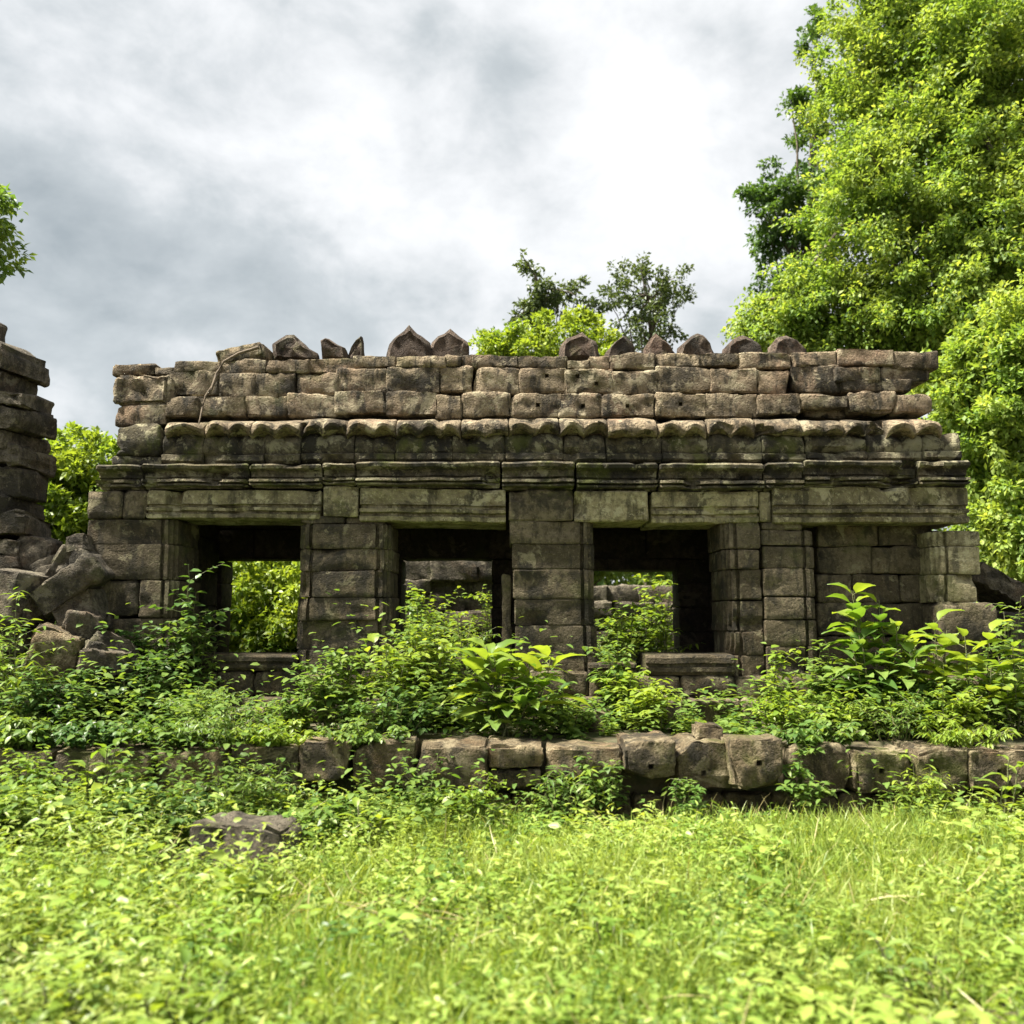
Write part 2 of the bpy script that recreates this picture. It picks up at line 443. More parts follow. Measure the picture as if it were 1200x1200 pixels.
def pier_course(parent, px0, px1, py0, py1, ml, mr, Y=YF + 0.02, depth=0.68, mat='pier', amp=0.009):
    ym = (py0 + py1) / 2
    xl = xat(px0, ym, Y) + 0.003; xr = xat(px1, ym, Y) - 0.003
    z1 = zat(py0, Y, (px0 + px1) / 2) - 0.002; z0 = zat(py1, Y, (px0 + px1) / 2) + 0.002
    dy = rnd.uniform(-0.02, 0.025); px0 += rnd.uniform(-1.3, 1.3); px1 += rnd.uniform(-1.3, 1.3); xl = xat(px0, ym, Y) + 0.003; xr = xat(px1, ym, Y) - 0.003
    return extrude('pillar_block', parent, pier_poly(xl, xr, Y + dy, Y + depth, ml, mr), 'z', z0, z1, S[mat], amp=amp * 1.15, step=0.05, bev=0.014, chip=0.035)

p1 = part('pillar')
pier_course(p1, 103, 205, 609, 638, 0, 1); pier_course(p1, 105, 206, 638, 679, 0, 1)
pstone('pillar_block', p1, 106, 162, 680, 722, YF + 0.02, 0.66, S['pier'])
pier_course(p1, 163, 207, 680, 724, 0, 1)
pier_course(p1, 106, 208, 725, 766, 0, 1); pier_course(p1, 104, 209, 766, 812, 0, 1)
p2 = part('pillar')
pstone('pillar_block', p2, 351, 404, 605, 614, YF + 0.02, 0.6, S['pier'], r=0.015)
pstone('pillar_block', p2, 405, 452, 606, 615, YF + 0.05, 0.6, S['pier'], r=0.015)
for (a, b, c, d) in ((349, 456, 614, 643), (349, 457, 643, 669), (348, 457, 669, 700), (347, 458, 700, 727), (346, 459, 727, 762), (345, 460, 762, 800)):
    pier_course(p2, a, b, c, d, 1, 1)
p3 = part('pillar')
for (a, b, c, d) in ((598, 697, 611, 637), (600, 698, 637, 667), (601, 698, 667, 702), (602, 699, 702, 733), (603, 700, 733, 768), (600, 701, 768, 803)):
    pier_course(p3, a, b, c, d, 0, 1)
stone('jamb_slab', p3, xat(588, 700, 9.2), xat(600, 700, 9.2), 9.12, 9.58, 0.95, zat(673, 9.2), S['pier'], r=0.03, amp=0.012)
p4 = part('pillar')
for (a, b, c, d) in ((846, 890, 612, 643), (848, 891, 644, 667), (850, 893, 667, 703), (852, 895, 704, 740), (854, 896, 740, 768), (852, 898, 768, 803)):
    pier_course(p4, a, b, c, d, 1, 0)
pstone('pillar_block', p4, 892, 940, 612, 621, YF + 0.03, 0.6, S['pier'], r=0.02)
for (a, b, c, d) in ((893, 956, 621, 639), (893, 957, 640, 666), (895, 958, 666, 699), (896, 959, 700, 726), (897, 960, 727, 757), (899, 961, 757, 801)):
    pier_course(p4, a, b, c, d, 0, 1)
p5 = part('pillar')
for (a, b, c, d) in ((1094, 1150, 622, 640), (1094, 1149, 640, 673), (1096, 1147, 673, 706)):
    pier_course(p5, a, b, c, d, 1, 0, mat='lintel')
pstone('pillar_block', p5, 1103, 1171, 706, 752, YF - 0.04, 0.7, S['pier'], r=0.035)
pstone('pillar_block', p5, 1100, 1160, 752, 802, YF, 0.7, S['pier'])
# --- walled-up bay
blk = part('blocking_wall')
for row in ((615, 640, (958, 1030, 1094)), (640, 672, (958, 1022, 1096)), (673, 706, (958, 1000, 1055, 1098)), (706, 745, (958, 1030, 1100)), (745, 800, (958, 1040, 1102))):
    for i in range(len(row[2]) - 1):
        pstone('block', blk, row[2][i], row[2][i + 1], row[0], row[1], YF + 0.36 + rnd.uniform(-0.015, 0.02), 0.4, S['pier'], r=0.02)
# --- plinth courses and sills
pl = part('plinth')
for (py0, py1, Y, xs) in ((787, 816, 8.96, (100, 150, 195, 254, 296, 350, 420, 500, 560, 620, 690)), (793, 818, 8.93, (690, 742, 798, 862, 930, 1000, 1080, 1170)),
                          (818, 847, 8.86, (96, 170, 240, 300, 380, 470, 540, 610, 680, 722, 790, 870, 950, 1040, 1110, 1180))):
    for i in range(len(xs) - 1):
        pstone('plinth_block', pl, xs[i], xs[i + 1], jit(py0, 1), py1, Y + rnd.uniform(-0.03, 0.03), 0.6, S['pier'], r=0.03)
def sill(px0, px1, py0, py1, Y=8.93):
    x0 = xat(px0, py0, Y); x1 = xat(px1, py0, Y); z1 = zat(py0, Y); z0 = zat(py1, Y); h = z1 - z0
    poly = [(Y + 0.02, z1), (Y, z1 - 0.12 * h), (Y, z1 - 0.38 * h), (Y + 0.035, z1 - 0.42 * h), (Y + 0.035, z1 - 0.56 * h), (Y + 0.01, z1 - 0.6 * h),
            (Y + 0.015, z0 + 0.2 * h), (Y + 0.05, z0), (Y + 0.72, z0), (Y + 0.72, z1), (Y + 0.4, z1 + 0.01)]
    extrude('window_sill', gal, poly, 'x', x0, x1, S['pier'], amp=0.012, step=0.08)
sill(198, 345, 768, 786); sill(461, 598, 772, 791); sill(690, 746, 777, 792); sill(757, 862, 768, 792, 8.88)

# --- architrave
def lintel(px0, px1, py0, py1, moulded=True, Y=YF, mat='lintel', tilt=0.0):
    ym = (py0 + py1) / 2
    x0 = xat(px0, ym, Y) + 0.003; x1 = xat(px1, ym, Y) - 0.003; z1 = zat(py0, Y, (px0 + px1) / 2) - 0.002; z0 = zat(py1, Y, (px0 + px1) / 2) + 0.002; h = z1 - z0
    if moulded:
        poly = [(Y + 0.004, z1), (Y, z1 - 0.1 * h), (Y + 0.004, z0 + 0.54 * h), (Y - 0.004, z0 + 0.52 * h), (Y + 0.045, z0 + 0.50 * h), (Y + 0.045, z0 + 0.42 * h),
                (Y - 0.016, z0 + 0.39 * h), (Y - 0.016, z0 + 0.29 * h), (Y + 0.04, z0 + 0.26 * h), (Y + 0.04, z0 + 0.19 * h), (Y - 0.008, z0 + 0.16 * h), (Y - 0.004, z0 + 0.03 * h), (Y + 0.02, z0),
                (Y + 0.35, z0 + 0.01), (Y + 0.7, z0), (Y + 0.7, z1)]
    else:
        poly = [(Y + 0.012, z1), (Y, z1 - 0.06 * h), (Y + 0.004, z0 + 0.6 * h), (Y, z0 + 0.3 * h), (Y, z0 + 0.06 * h), (Y + 0.012, z0), (Y + 0.7, z0), (Y + 0.7, z1)]
    xm = (x0 + x1) / 2
    mod = (lambda p: Vector((p.x, p.y, p.z + tilt * (p.x - xm))))
    return extrude('lintel' if moulded else 'architrave_block', gal, poly, 'x', x0, x1, S[mat], amp=0.012, step=0.06, mod=mod, chip=0.05, bev=0.016)
pstone('architrave_block', gal, 101, 143, 575, 608, YF - 0.02, 0.7, S['pier']); pstone('architrave_block', gal, 143, 171, 575, 608, YF - 0.005, 0.7, S['pier'])
lintel(171, 376, 574, 608, tilt=-0.004); lintel(378, 419, 570, 605, False, Y=YF - 0.02); lintel(421, 593, 573, 612, tilt=-0.012)
lintel(596, 672, 574, 610, False, Y=YF - 0.015, mat='pier'); lintel(673, 760, 575, 611, False, Y=YF - 0.03); lintel(763, 889, 576, 613, tilt=0.004)
lintel(890, 904, 576, 611, False, Y=YF + 0.01); lintel(906, 1136, 571, 613, Y=YF - 0.03)

# --- cornice: moulded beam
def cornice(px0, px1, py0, py1, Y=YF, dy=0.0, mat='cornice'):
    ym = (py0 + py1) / 2; Y = Y + dy
    x0 = xat(px0, ym, Y) + 0.003; x1 = xat(px1, ym, Y) - 0.003; z1 = zat(py0, Y, (px0 + px1) / 2) - 0.002; z0 = zat(py1, Y, (px0 + px1) / 2) + 0.002; h = z1 - z0
    poly = [(Y - 0.08, z1), (Y - 0.115, z1 - 0.08 * h), (Y - 0.115, z1 - 0.20 * h), (Y - 0.045, z1 - 0.30 * h), (Y - 0.03, z1 - 0.42 * h), (Y - 0.035, z1 - 0.52 * h),
            (Y - 0.005, z1 - 0.56 * h), (Y - 0.005, z1 - 0.62 * h), (Y - 0.11, z1 - 0.66 * h), (Y - 0.112, z1 - 0.76 * h), (Y - 0.03, z1 - 0.80 * h), (Y - 0.09, z1 - 0.84 * h), (Y - 0.09, z1 - 0.91 * h),
            (Y + 0.02, z1 - 0.94 * h), (Y + 0.02, z0), (Y + 0.72, z0), (Y + 0.72, z1)]
    def mod(p):
        if p.y < Y - 0.02 and z1 - 0.55 * h < p.z < z1 - 0.15 * h:        # worn row of carved beads
            p = p.copy(); p.y += 0.016 * (0.5 + 0.5 * math.cos(2 * math.pi * p.x / 0.13))
        return p
    return extrude('cornice_block', gal, poly, 'x', x0, x1, S[mat], amp=0.016, step=0.038, mod=mod, chip=0.07, bev=0.016)
for i, (a, b, c, d) in enumerate(((117, 169, 546, 574), (170, 294, 545, 573), (295, 378, 545, 572), (380, 417, 544, 570), (418, 586, 542, 572), (588, 673, 542, 574), (675, 769, 544, 575),
                                  (771, 893, 544, 576), (895, 939, 543, 576), (940, 1072, 541, 571), (1073, 1132, 541, 571))):
    cornice(a, b, c, d, dy=rnd.uniform(-0.02, 0.02))

# --- frieze with worn carved leaves
def frieze(px0, px1, py0, py1, Y, mat='cornice', amp=0.014):
    ym = (py0 + py1) / 2
    x0 = xat(px0, ym, Y) + 0.003; x1 = xat(px1, ym, Y) - 0.003; z1 = zat(py0, Y, (px0 + px1) / 2) - 0.002; z0 = zat(py1, Y, (px0 + px1) / 2) + 0.002; h = z1 - z0
    ph = rnd.uniform(0, 0.25); per = rnd.uniform(0.21, 0.30); dep = rnd.choice((0.06, 0.08, 0.07, 0.03))
    poly = [(Y + 0.05, z1), (Y + 0.02, z1 - 0.08 * h), (Y - 0.005, z1 - 0.25 * h), (Y - 0.01, z1 - 0.45 * h), (Y + 0.005, z1 - 0.60 * h), (Y + 0.02, z1 - 0.66 * h), (Y - 0.02, z1 - 0.71 * h),
            (Y - 0.028, z1 - 0.90 * h), (Y + 0.01, z0), (Y + 0.74, z0), (Y + 0.74, z1)]
    def mod(p):
        if p.y < Y + 0.1 and p.z > z1 - 0.68 * h:
            w = abs(math.sin(math.pi * (p.x + ph) / per)); t = (p.z - (z1 - 0.68 * h)) / (0.68 * h)
            p = p.copy(); p.y += dep * (1 - w ** 0.6) * (0.35 + 0.65 * t) + 0.02 * t * (1 - w)
        return p
    return extrude('frieze_block', gal, poly, 'x', x0, x1, S[mat], amp=amp, step=0.035, mod=mod, chip=0.045, sharp=40)
fx = (190, 238, 310, 352, 415, 463, 530, 592, 660, 710, 775, 830, 893, 944, 1016, 1081, 1126)
for i in range(len(fx) - 1):
    frieze(fx[i], fx[i + 1], 508 + rnd.uniform(-1, 1.5) - (1.5 if i > 12 else 0), 542 + (2 if i < 3 else 0) - (2 if i > 12 else 0), YF + rnd.uniform(-0.035, 0.01))
pstone('frieze_block', gal, 133, 188, 496, 534, YF - 0.02, 0.8, S['cornice'], r=0.07, amp=0.03)
pstone('frieze_block', gal, 130, 190, 534, 546, YF, 0.7, S['cornice'], r=0.02)

# --- eaves: row of tile-end arches
roof = part('roof')
def eave(px0, px1, py0, py1, Y, mat='roof'):
    ym = (py0 + py1) / 2
    x0 = xat(px0, ym, Y) + 0.003; x1 = xat(px1, ym, Y) - 0.003; z1 = zat(py0, Y, (px0 + px1) / 2) - 0.002; z0 = zat(py1, Y, (px0 + px1) / 2) + 0.004; h = z1 - z0
    n = max(1, round((x1 - x0) / rnd.uniform(0.2, 0.3))); per = (x1 - x0) / n
    worn = rnd.random() < 0.35
    poly = [(Y + 0.20, z1), (Y + 0.10, z1 - 0.22 * h), (Y + 0.03, z1 - 0.45 * h), (Y, z1 - 0.62 * h), (Y - 0.004, z1 - 0.85 * h), (Y + 0.025, z0), (Y + 0.3, z0), (Y + 1.42, z0), (Y + 1.42, z1)]
    def mod(p):
        if p.y < Y + 0.12:
            w = abs(math.sin(math.pi * (p.x - x0) / per)); t = max(0, min(1, 1 - (p.z - z0) / (0.8 * h)))
            p = p.copy(); k = 0.4 if worn else 1.0
            p.z += k * (0.095 * (w - 0.3) * (t ** 0.8)); p.y += k * (0.085 * (1 - w) * t - 0.035 * w * (1 - t))
        return p
    extrude('eave_tile', roof, poly, 'x', x0, x1, S[mat], amp=0.018, step=0.034, mod=mod, chip=0.06, sharp=42)
ex = (190, 238, 292, 350, 405, 463, 540, 596, 656, 713, 771, 830, 887, 940, 991, 1042, 1107)
for i in range(len(ex) - 1):
    eave(ex[i], ex[i + 1], (489 if i < 3 else 486) + rnd.uniform(-1, 1), 509 + rnd.uniform(-1, 1), 8.90 + rnd.uniform(-0.02, 0.02))

# --- roof courses: rounded pillow blocks
def rb(px0, px1, py0, py1, Y, depth=1.2, name='roof_block', **kw):
    kw.setdefault('r', 0.017); kw.setdefault('amp', 0.016); kw.setdefault('pillow', 0.004); kw.setdefault('chip', 1.7); kw.setdefault('step', 0.045); kw.setdefault('cuts', rnd.choice((0, 0, 1, 2))); kw.setdefault('rot', (rnd.uniform(-1.5, 1.5), rnd.uniform(-1.1, 1.1), rnd.uniform(-1.5, 1.5)))
    return pstone(name, roof, px0 - 1.1, px1 + 1.1, py0 - 0.5, py1 + 0.5, Y + rnd.uniform(-0.022, 0.022), depth, S[kw.pop('mat', 'roof')], **kw)
# lower course
for b in ((137, 196, 474, 498), (196, 232, 464, 486), (232, 288, 465, 489), (288, 336, 466, 489), (336, 393, 463, 490), (393, 453, 459, 486), (454, 513, 459, 487), (513, 542, 461, 488),
          (542, 598, 460, 488, (0,)), (599, 657, 460, 488, ((629, 474),)), (657, 708, 461, 488, ((684, 475),)), (708, 768, 462, 488, ((737, 476),)), (769, 828, 460, 488, ((798, 473),)), (828, 888, 460, 488),
          (888, 939, 463, 487), (939, 994, 461, 476), (997, 1050, 460, 483), (1050, 1091, 462, 483)):
    rb(*b[:4], 9.08, hole_px=b[4] if len(b) > 4 and b[4] != (0,) else ())
rb(942, 990, 476, 488, 9.25)
# upper course
for b in ((198, 255, 435, 464), (255, 298, 436, 465), (298, 346, 437, 466), (346, 394, 439, 463), (394, 453, 431, 459), (453, 514, 430, 459), (515, 552, 431, 460), (553, 608, 430, 460),
          (608, 662, 431, 460, ((640, 440),)), (662, 717, 432, 460, ((676, 440), (698, 449))), (717, 770, 434, 461), (771, 835, 430, 459), (835, 888, 431, 459), (888, 925, 433, 461), (928, 983, 430, 461)):
    rb(*b[:4], 9.17, hole_px=b[4] if len(b) > 4 else ())
rb(131, 198, 438, 476, 9.08, r=0.06, amp=0.035)
rb(981, 1032, 428, 445, 9.12); rb(985, 1068, 445, 460, 9.10); rb(1033, 1088, 430, 445, 9.22)
# capping course
for (a, b, c, d) in ((133, 182, 427, 439), (182, 204, 430, 439), (204, 258, 424, 437), (258, 312, 420, 436), (312, 360, 422, 437), (360, 415, 419, 436), (415, 464, 417, 431), (465, 522, 418, 430),
                     (523, 540, 418, 430), (541, 606, 416, 430), (607, 664, 416, 430), (664, 690, 421, 431), (692, 716, 417, 432), (716, 768, 415, 433), (769, 820, 414, 430), (820, 866, 414, 430),
                     (866, 928, 413, 431), (928, 981, 413, 430), (981, 1047, 409, 428), (1047, 1099, 411, 431)):
    rb(a, b, c, d, 9.20, name='cap_stone', r=0.016, depth=1.1)
rb(254, 309, 404, 424, 9.22, name='cap_stone', r=0.04, depth=0.6, rot=(0, -14, 0))
# rear slope of the roof, and an unseen core added to stop light leaking between blocks
xL, xR = -4.0, 4.35
for (z0, z1, ya) in ((3.38, 3.66, 0.0), (3.67, 3.94, -0.10), (3.95, 4.20, -0.18), (4.21, 4.40, -0.2)):
    n = 8
    for i in range(n):
        a = xL + (xR - xL) * i / n; b = xL + (xR - xL) * (i + 1) / n
        stone('roof_block', roof, a + 0.003, b - 0.003, 10.55, 11.95 + ya, z0, z1, S['roof'], r=0.04, amp=0.02, step=0.3)
stone('light_stop_core', roof, xL + 0.1, xR - 0.1, 9.7, 11.2, 3.46, 4.25, S['inner'], r=0.05, amp=0.0, step=0.6)

# --- ridge finials
def finial(pts, Y, d=0.22, zb=4.40):
    poly = [at(px, py, Y) for px, py in pts]
    out = []
    for i, p in enumerate(poly):
        out.append((p.x, p.z if i not in (0, len(poly) - 1) else zb))
    # subdivide the outline and roughen
    fine = []
    for i in range(len(out)):
        a = out[i]; b = out[(i + 1) % len(out)]
        L = math.hypot(b[0] - a[0], b[1] - a[1]); n = max(1, int(L / 0.06))
        for k in range(n): fine.append((a[0] + (b[0] - a[0]) * k / n, a[1] + (b[1] - a[1]) * k / n))
    sd = nseed(); off = Vector((sd * 1.3, sd * 2.1, sd * 0.7))
    cx = sum(p[0] for p in fine) / len(fine); cz = sum(p[1] for p in fine) / len(fine)
    rings = [(0.0, 0.50), (-0.012, 0.72), (0.02, 0.80), (0.055, 0.97), (0.5 * d, 1.0), (d - 0.04, 0.97), (d, 0.85)]
    vs = []; n = len(fine)
    for (dy, s) in rings:
        for (x, z) in fine:
            zz = cz + (z - cz) * s if z > zb + 0.01 else zb
            p = Vector((cx + (x - cx) * s, Y + dy, zz))
            q = p + off
            vs.append(p + Vector((mn.noise(q * 7) * 0.028, mn.noise(q * 9 + Vector((5, 5, 5))) * 0.045, mn.noise(q * 8) * 0.03)))
    vs.append(Vector((cx, Y - 0.015, cz))); vs.append(Vector((cx, Y + d + 0.01, cz)))
    fs = []
    for i in range(len(rings) - 1):
        for j in range(n):
            k = (j + 1) % n
            fs.append((i * n + j, i * n + k, (i + 1) * n + k, (i + 1) * n + j))
    c0 = len(vs) - 2; l = (len(rings) - 1) * n
    for j in range(n):
        k = (j + 1) % n
        fs.append((c0, k, j)); fs.append((c0 + 1, l + j, l + k))
    mid = Vector((cx, Y + d / 2, zb))
    me = bpy.data.meshes.new('finial'); me.from_pydata([v - mid for v in vs], [], fs)
    import bmesh
    bm = bmesh.new(); bm.from_mesh(me); bmesh.ops.recalc_face_normals(bm, faces=bm.faces); bm.to_mesh(me); bm.free()
    finish(me, 40)
    o = link('finial', me, S['finial']); o.parent = roof; o.location = mid - gal.location
    return o
finial([(317, 421), (316, 402), (325, 397), (334, 391), (343, 390), (352, 399), (362, 407), (371, 412), (372, 421)], 9.45)
finial([(375, 421), (374, 397), (380, 393), (386, 395), (394, 402), (404, 407), (407, 421)], 9.45)
finial([(403, 421), (408, 408), (416, 397), (422, 391), (424, 397), (425, 421)], 9.62)
finial([(450, 421), (455, 401), (463, 391), (472, 386), (479, 380), (488, 388), (498, 396), (504, 400), (506, 421)], 9.48)
finial([(502, 421), (504, 401), (512, 392), (521, 388), (528, 383), (537, 391), (548, 396), (550, 421)], 9.58)
finial([(655, 421), (657, 403), (664, 396), (673, 391), (682, 388), (692, 391), (700, 398), (705, 421)], 9.45)
finial([(706, 421), (712, 407), (722, 398), (731, 390), (739, 397), (745, 406), (747, 421)], 9.55)
finial([(755, 421), (756, 405), (761, 396), (768, 389), (776, 394), (787, 402), (796, 421)], 9.50)
finial([(793, 421), (797, 404), (807, 394), (818, 387), (826, 391), (834, 401), (842, 421)], 9.45)
finial([(847, 421), (850, 405), (860, 396), (872, 391), (884, 394), (894, 403), (900, 421)], 9.45)
finial([(901, 421), (905, 402), (914, 393), (924, 391), (936, 397), (946, 408), (950, 421)], 9.5)

# --- back wall with its three openings, end walls added to keep the interior dark
bw = part('back_wall')
YB = 11.3
ops = [(xat(258, 700, YB), xat(372, 700, YB), zat(655, YB)), (xat(470, 700, YB), xat(576, 700, YB), zat(650, YB)), (xat(686, 720, YB), xat(796, 720, YB), zat(668, YB))]
edges = [-4.3, ops[0][0], ops[0][1], ops[1][0], ops[1][1], ops[2][0], ops[2][1], 4.72]
for k in range(0, 8, 2):
    z = 0.45
    ztop = 2.30
    n = 6
    for i in range(n):
        za = z + (ztop - z) * i / n; zb = z + (ztop - z) * (i + 1) / n
        a, b = edges[k], edges[k + 1]
        m = 1 if b - a < 1.3 else int((b - a) / 0.8)
        for j in range(m):
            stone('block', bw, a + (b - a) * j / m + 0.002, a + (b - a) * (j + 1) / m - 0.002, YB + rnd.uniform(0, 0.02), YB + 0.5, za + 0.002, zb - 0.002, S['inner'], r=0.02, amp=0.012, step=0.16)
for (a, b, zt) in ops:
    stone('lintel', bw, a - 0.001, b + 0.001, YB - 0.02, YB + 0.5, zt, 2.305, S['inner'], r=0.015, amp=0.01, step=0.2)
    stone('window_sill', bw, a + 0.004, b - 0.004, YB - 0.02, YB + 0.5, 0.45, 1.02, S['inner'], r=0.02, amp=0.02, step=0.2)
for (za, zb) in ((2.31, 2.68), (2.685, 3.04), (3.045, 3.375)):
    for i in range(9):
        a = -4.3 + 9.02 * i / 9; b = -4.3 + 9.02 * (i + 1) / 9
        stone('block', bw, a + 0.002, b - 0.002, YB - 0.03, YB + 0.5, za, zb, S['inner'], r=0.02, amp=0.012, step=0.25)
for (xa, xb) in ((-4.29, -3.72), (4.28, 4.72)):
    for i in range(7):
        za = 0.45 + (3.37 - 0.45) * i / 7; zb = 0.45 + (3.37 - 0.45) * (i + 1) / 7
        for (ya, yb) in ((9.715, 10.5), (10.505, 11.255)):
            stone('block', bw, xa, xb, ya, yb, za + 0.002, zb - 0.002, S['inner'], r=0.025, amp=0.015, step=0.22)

# ------------------------------------------------------------------ terrace wall
tw = empty('stone_revetment', (0.8, 7.3, 0)); tag(tw, 'low retaining wall of rough square stone blocks along the grass', 'wall')
for (a, b, c, d, dy, hp) in ((-90, -10, 880, 925, 0, ()), (-8, 58, 882, 925, .02, ()), (60, 120, 879, 922, 0, ()), (121, 178, 880, 922, .02, ()), (180, 262, 880, 930, .06, ()), (263, 349, 876, 930, .05, ()),
                             (350, 411, 870, 917, 0, ()), (412, 486, 870, 926, .03, ()), (487, 571, 874, 928, -.02, ()), (572, 638, 874, 900, .02, ()), (640, 730, 877, 915, .03, ()),
                             (731, 791, 868, 911, -.10, ((760, 897),)), (790, 857, 867, 925, .0, ((823, 905),)), (857, 920, 866, 928, -.14, ((891, 895),)), (925, 998, 876, 932, .08, ()), (1000, 1073, 880, 931, 0, ((1031, 903),)),
                             (1074, 1137, 877, 931, .02, ((1100, 904),)), (1138, 1212, 879, 926, 0, ((1172, 905),)), (1213, 1290, 880, 926, .02, ())):
    pstone('block', tw, a, b, jit(c, 1), d, YW + dy, 0.46, S['kerb'], hole_px=hp, r=0.018, amp=0.022, chip=2.4, step=0.05, rot=(rnd.uniform(-2.5, 2.5), rnd.uniform(-1.6, 1.6), rnd.uniform(-4, 4)), cuts=rnd.choice((1, 2, 3)))
pstone('block', tw, 573, 636, 901, 926, YW + 0.04, 0.4, S['kerb'], r=0.03, amp=0.02)
xs = (-90, 0, 90, 170, 270, 360, 450, 540, 600, 668, 742, 782, 850, 905, 985, 1060, 1140, 1220, 1290)
for i in range(len(xs) - 1):
    pstone('block', tw, xs[i], xs[i + 1], 931, 962, YW + 0.13 + rnd.uniform(-0.03, 0.03), 0.4, S['kerb'], r=0.035, amp=0.022)
for i in range(len(xs) - 1):
    pstone('block', tw, xs[i] + 20, xs[i + 1] + 20, 963, 990, YW + 0.16, 0.3, S['kerb'], r=0.03, amp=0.02)

# ------------------------------------------------------------------ ruined tower on the left
rt = empty('ruined_tower', (-6.4, 9.3, 0.5)); tag(rt, 'tall dark ruined tower of stacked overhanging boulders beside the gallery', 'ruin')
r2 = random.Random(31)
rows = []; yy = 371
for k, (hh, xr) in enumerate(((34, 10), (22, 16), (26, 4), (18, 22), (30, 24), (20, 14), (24, 26), (34, 20), (22, 10), (28, 24), (20, 18), (36, 24), (24, 30), (30, 22), (26, 32), (40, 28))):
    rows.append((yy, yy + hh, xr, r2.uniform(-4, 7))); yy += hh
for i, (c, d, xr, rz) in enumerate(rows):
    Y = 9.0 + r2.uniform(-0.1, 0.1)
    warp = None
    zt = zat(c, Y, 30); zb = zat(d, Y, 30); xe = xat(xr, c, Y)
    if i == 0:
        def warp(p, xe=xe, zt=zt):
            t = max(0, min(1, (p.x - (xe - 0.9)) / 0.9)); q = p.copy()
            if q.z > zt - 0.25: q.z -= 0.30 * t * t
            return q
    w0 = r2.uniform(0.45, 0.75)
    stone('block', rt, xe - w0, xe, Y, Y + 0.72, zb, zt, S['ruin'], r=0.018, amp=0.035, chip=2.0, rot=(r2.uniform(-4, 4), r2.uniform(-5, 8), rz * 1.6), warp=warp, step=0.05, cuts=4)
    x = xe - w0
    for k in range(2):
        w = r2.uniform(0.6, 0.9)
        stone('block', rt, x - w, x - 0.01, Y + r2.uniform(-0.2, 0.2), Y + 0.8, zb + r2.uniform(-.02, .02), zt + r2.uniform(-0.02, 0.02) + (0.12 if i == 0 else 0), S['ruin'], r=0.035, amp=0.04, chip=1.6, step=0.1,
              rot=(0, r2.uniform(-3, 3), r2.uniform(-4, 4)))
        x -= w
    x2 = xe * 1.22; x = x2 - 2.4
    for k in range(3):
        w = (x2 - x) / 3
        stone('block', rt, x + k * w, x + (k + 1) * w - 0.01, Y + 0.9, Y + 2.0, zb, zt - 0.02, S['ruin'], r=0.05, amp=0.05, step=0.25)

# ------------------------------------------------------------------ fallen stones
def fallen(label, px0, px1, py0, py1, Y, depth, rot, mat='ruin', r=0.06, amp=0.035, name='fallen_stone', group=None, z0=None):
    o = pstone(name, None, px0, px1, py0, py1, Y, depth, S[mat], r=r * 0.32, amp=amp * 0.7, rot=rot, step=0.045, chip=2.2, cuts=6)
    return tag(o, label, 'stone', group)
fallen('long dark slab leaning against the heap beside the gallery corner', 26, 112, 668, 702, 8.55, 0.5, (4, -37, 8))
fallen('brown wedge of stone lying under the leaning slab', 48, 112, 694, 748, 8.62, 0.5, (0, -16, 12))
fallen('small rounded stone perched on top of the rubble heap', 72, 101, 626, 648, 8.85, 0.4, (0, -12, 5), r=0.08)
fallen('grey knobbly stone wedged upright in the rubble heap', 72, 102, 644, 682, 8.75, 0.4, (0, 32, 0), r=0.08, amp=0.05)
fallen('dark flat stone sloping behind the leaning slab', 22, 86, 664, 690, 8.95, 0.5, (0, -30, -6))
fallen('pale mossy square boulder at the foot of the rubble heap', 24, 84, 732, 800, 8.15, 0.5, (3, 6, 14), mat='kerb', r=0.08)
fallen('broad grey boulder under the ruined tower', -30, 36, 668, 730, 8.5, 0.6, (0, 8, -5), r=0.1)
fallen('dark boulder half buried below the gallery corner', 92, 150, 742, 810, 8.4, 0.45, (0, 8, 20), r=0.09)
fallen('squared stone block lying alone in the grass before the wall', 219, 341, 970, 1056, 5.75, 0.42, (-3, 2, -7), mat='ruin', r=0.06, amp=0.03, name='stone_block')
fallen('brown stone lump among the shrubs below the window sill', 258, 304, 832, 872, 7.9, 0.3, (0, 4, 10), mat='kerb')
fallen('dark flat stone lying in the weeds at the foot of the middle pillar', 676, 722, 836, 868, 8.2, 0.35, (0, 3, -8), mat='pier')
fallen('moulded stone step lying below the broken sill', 778, 872, 822, 850, 8.45, 0.4, (0, 1, 4), mat='pier', r=0.03)
fallen('small brown lump of earth and stone on top of the wall', 816, 850, 850, 868, 7.25, 0.2, (0, 5, 0), mat='kerb')
fallen('dark slab sloping down to the right of the end pillar', 1142, 1222, 672, 700, 9.5, 0.8, (0, 28, 0))
fallen('rough stone propping the slab beside the end pillar', 1176, 1232, 716, 790, 9.2, 0.7, (0, 6, 10))

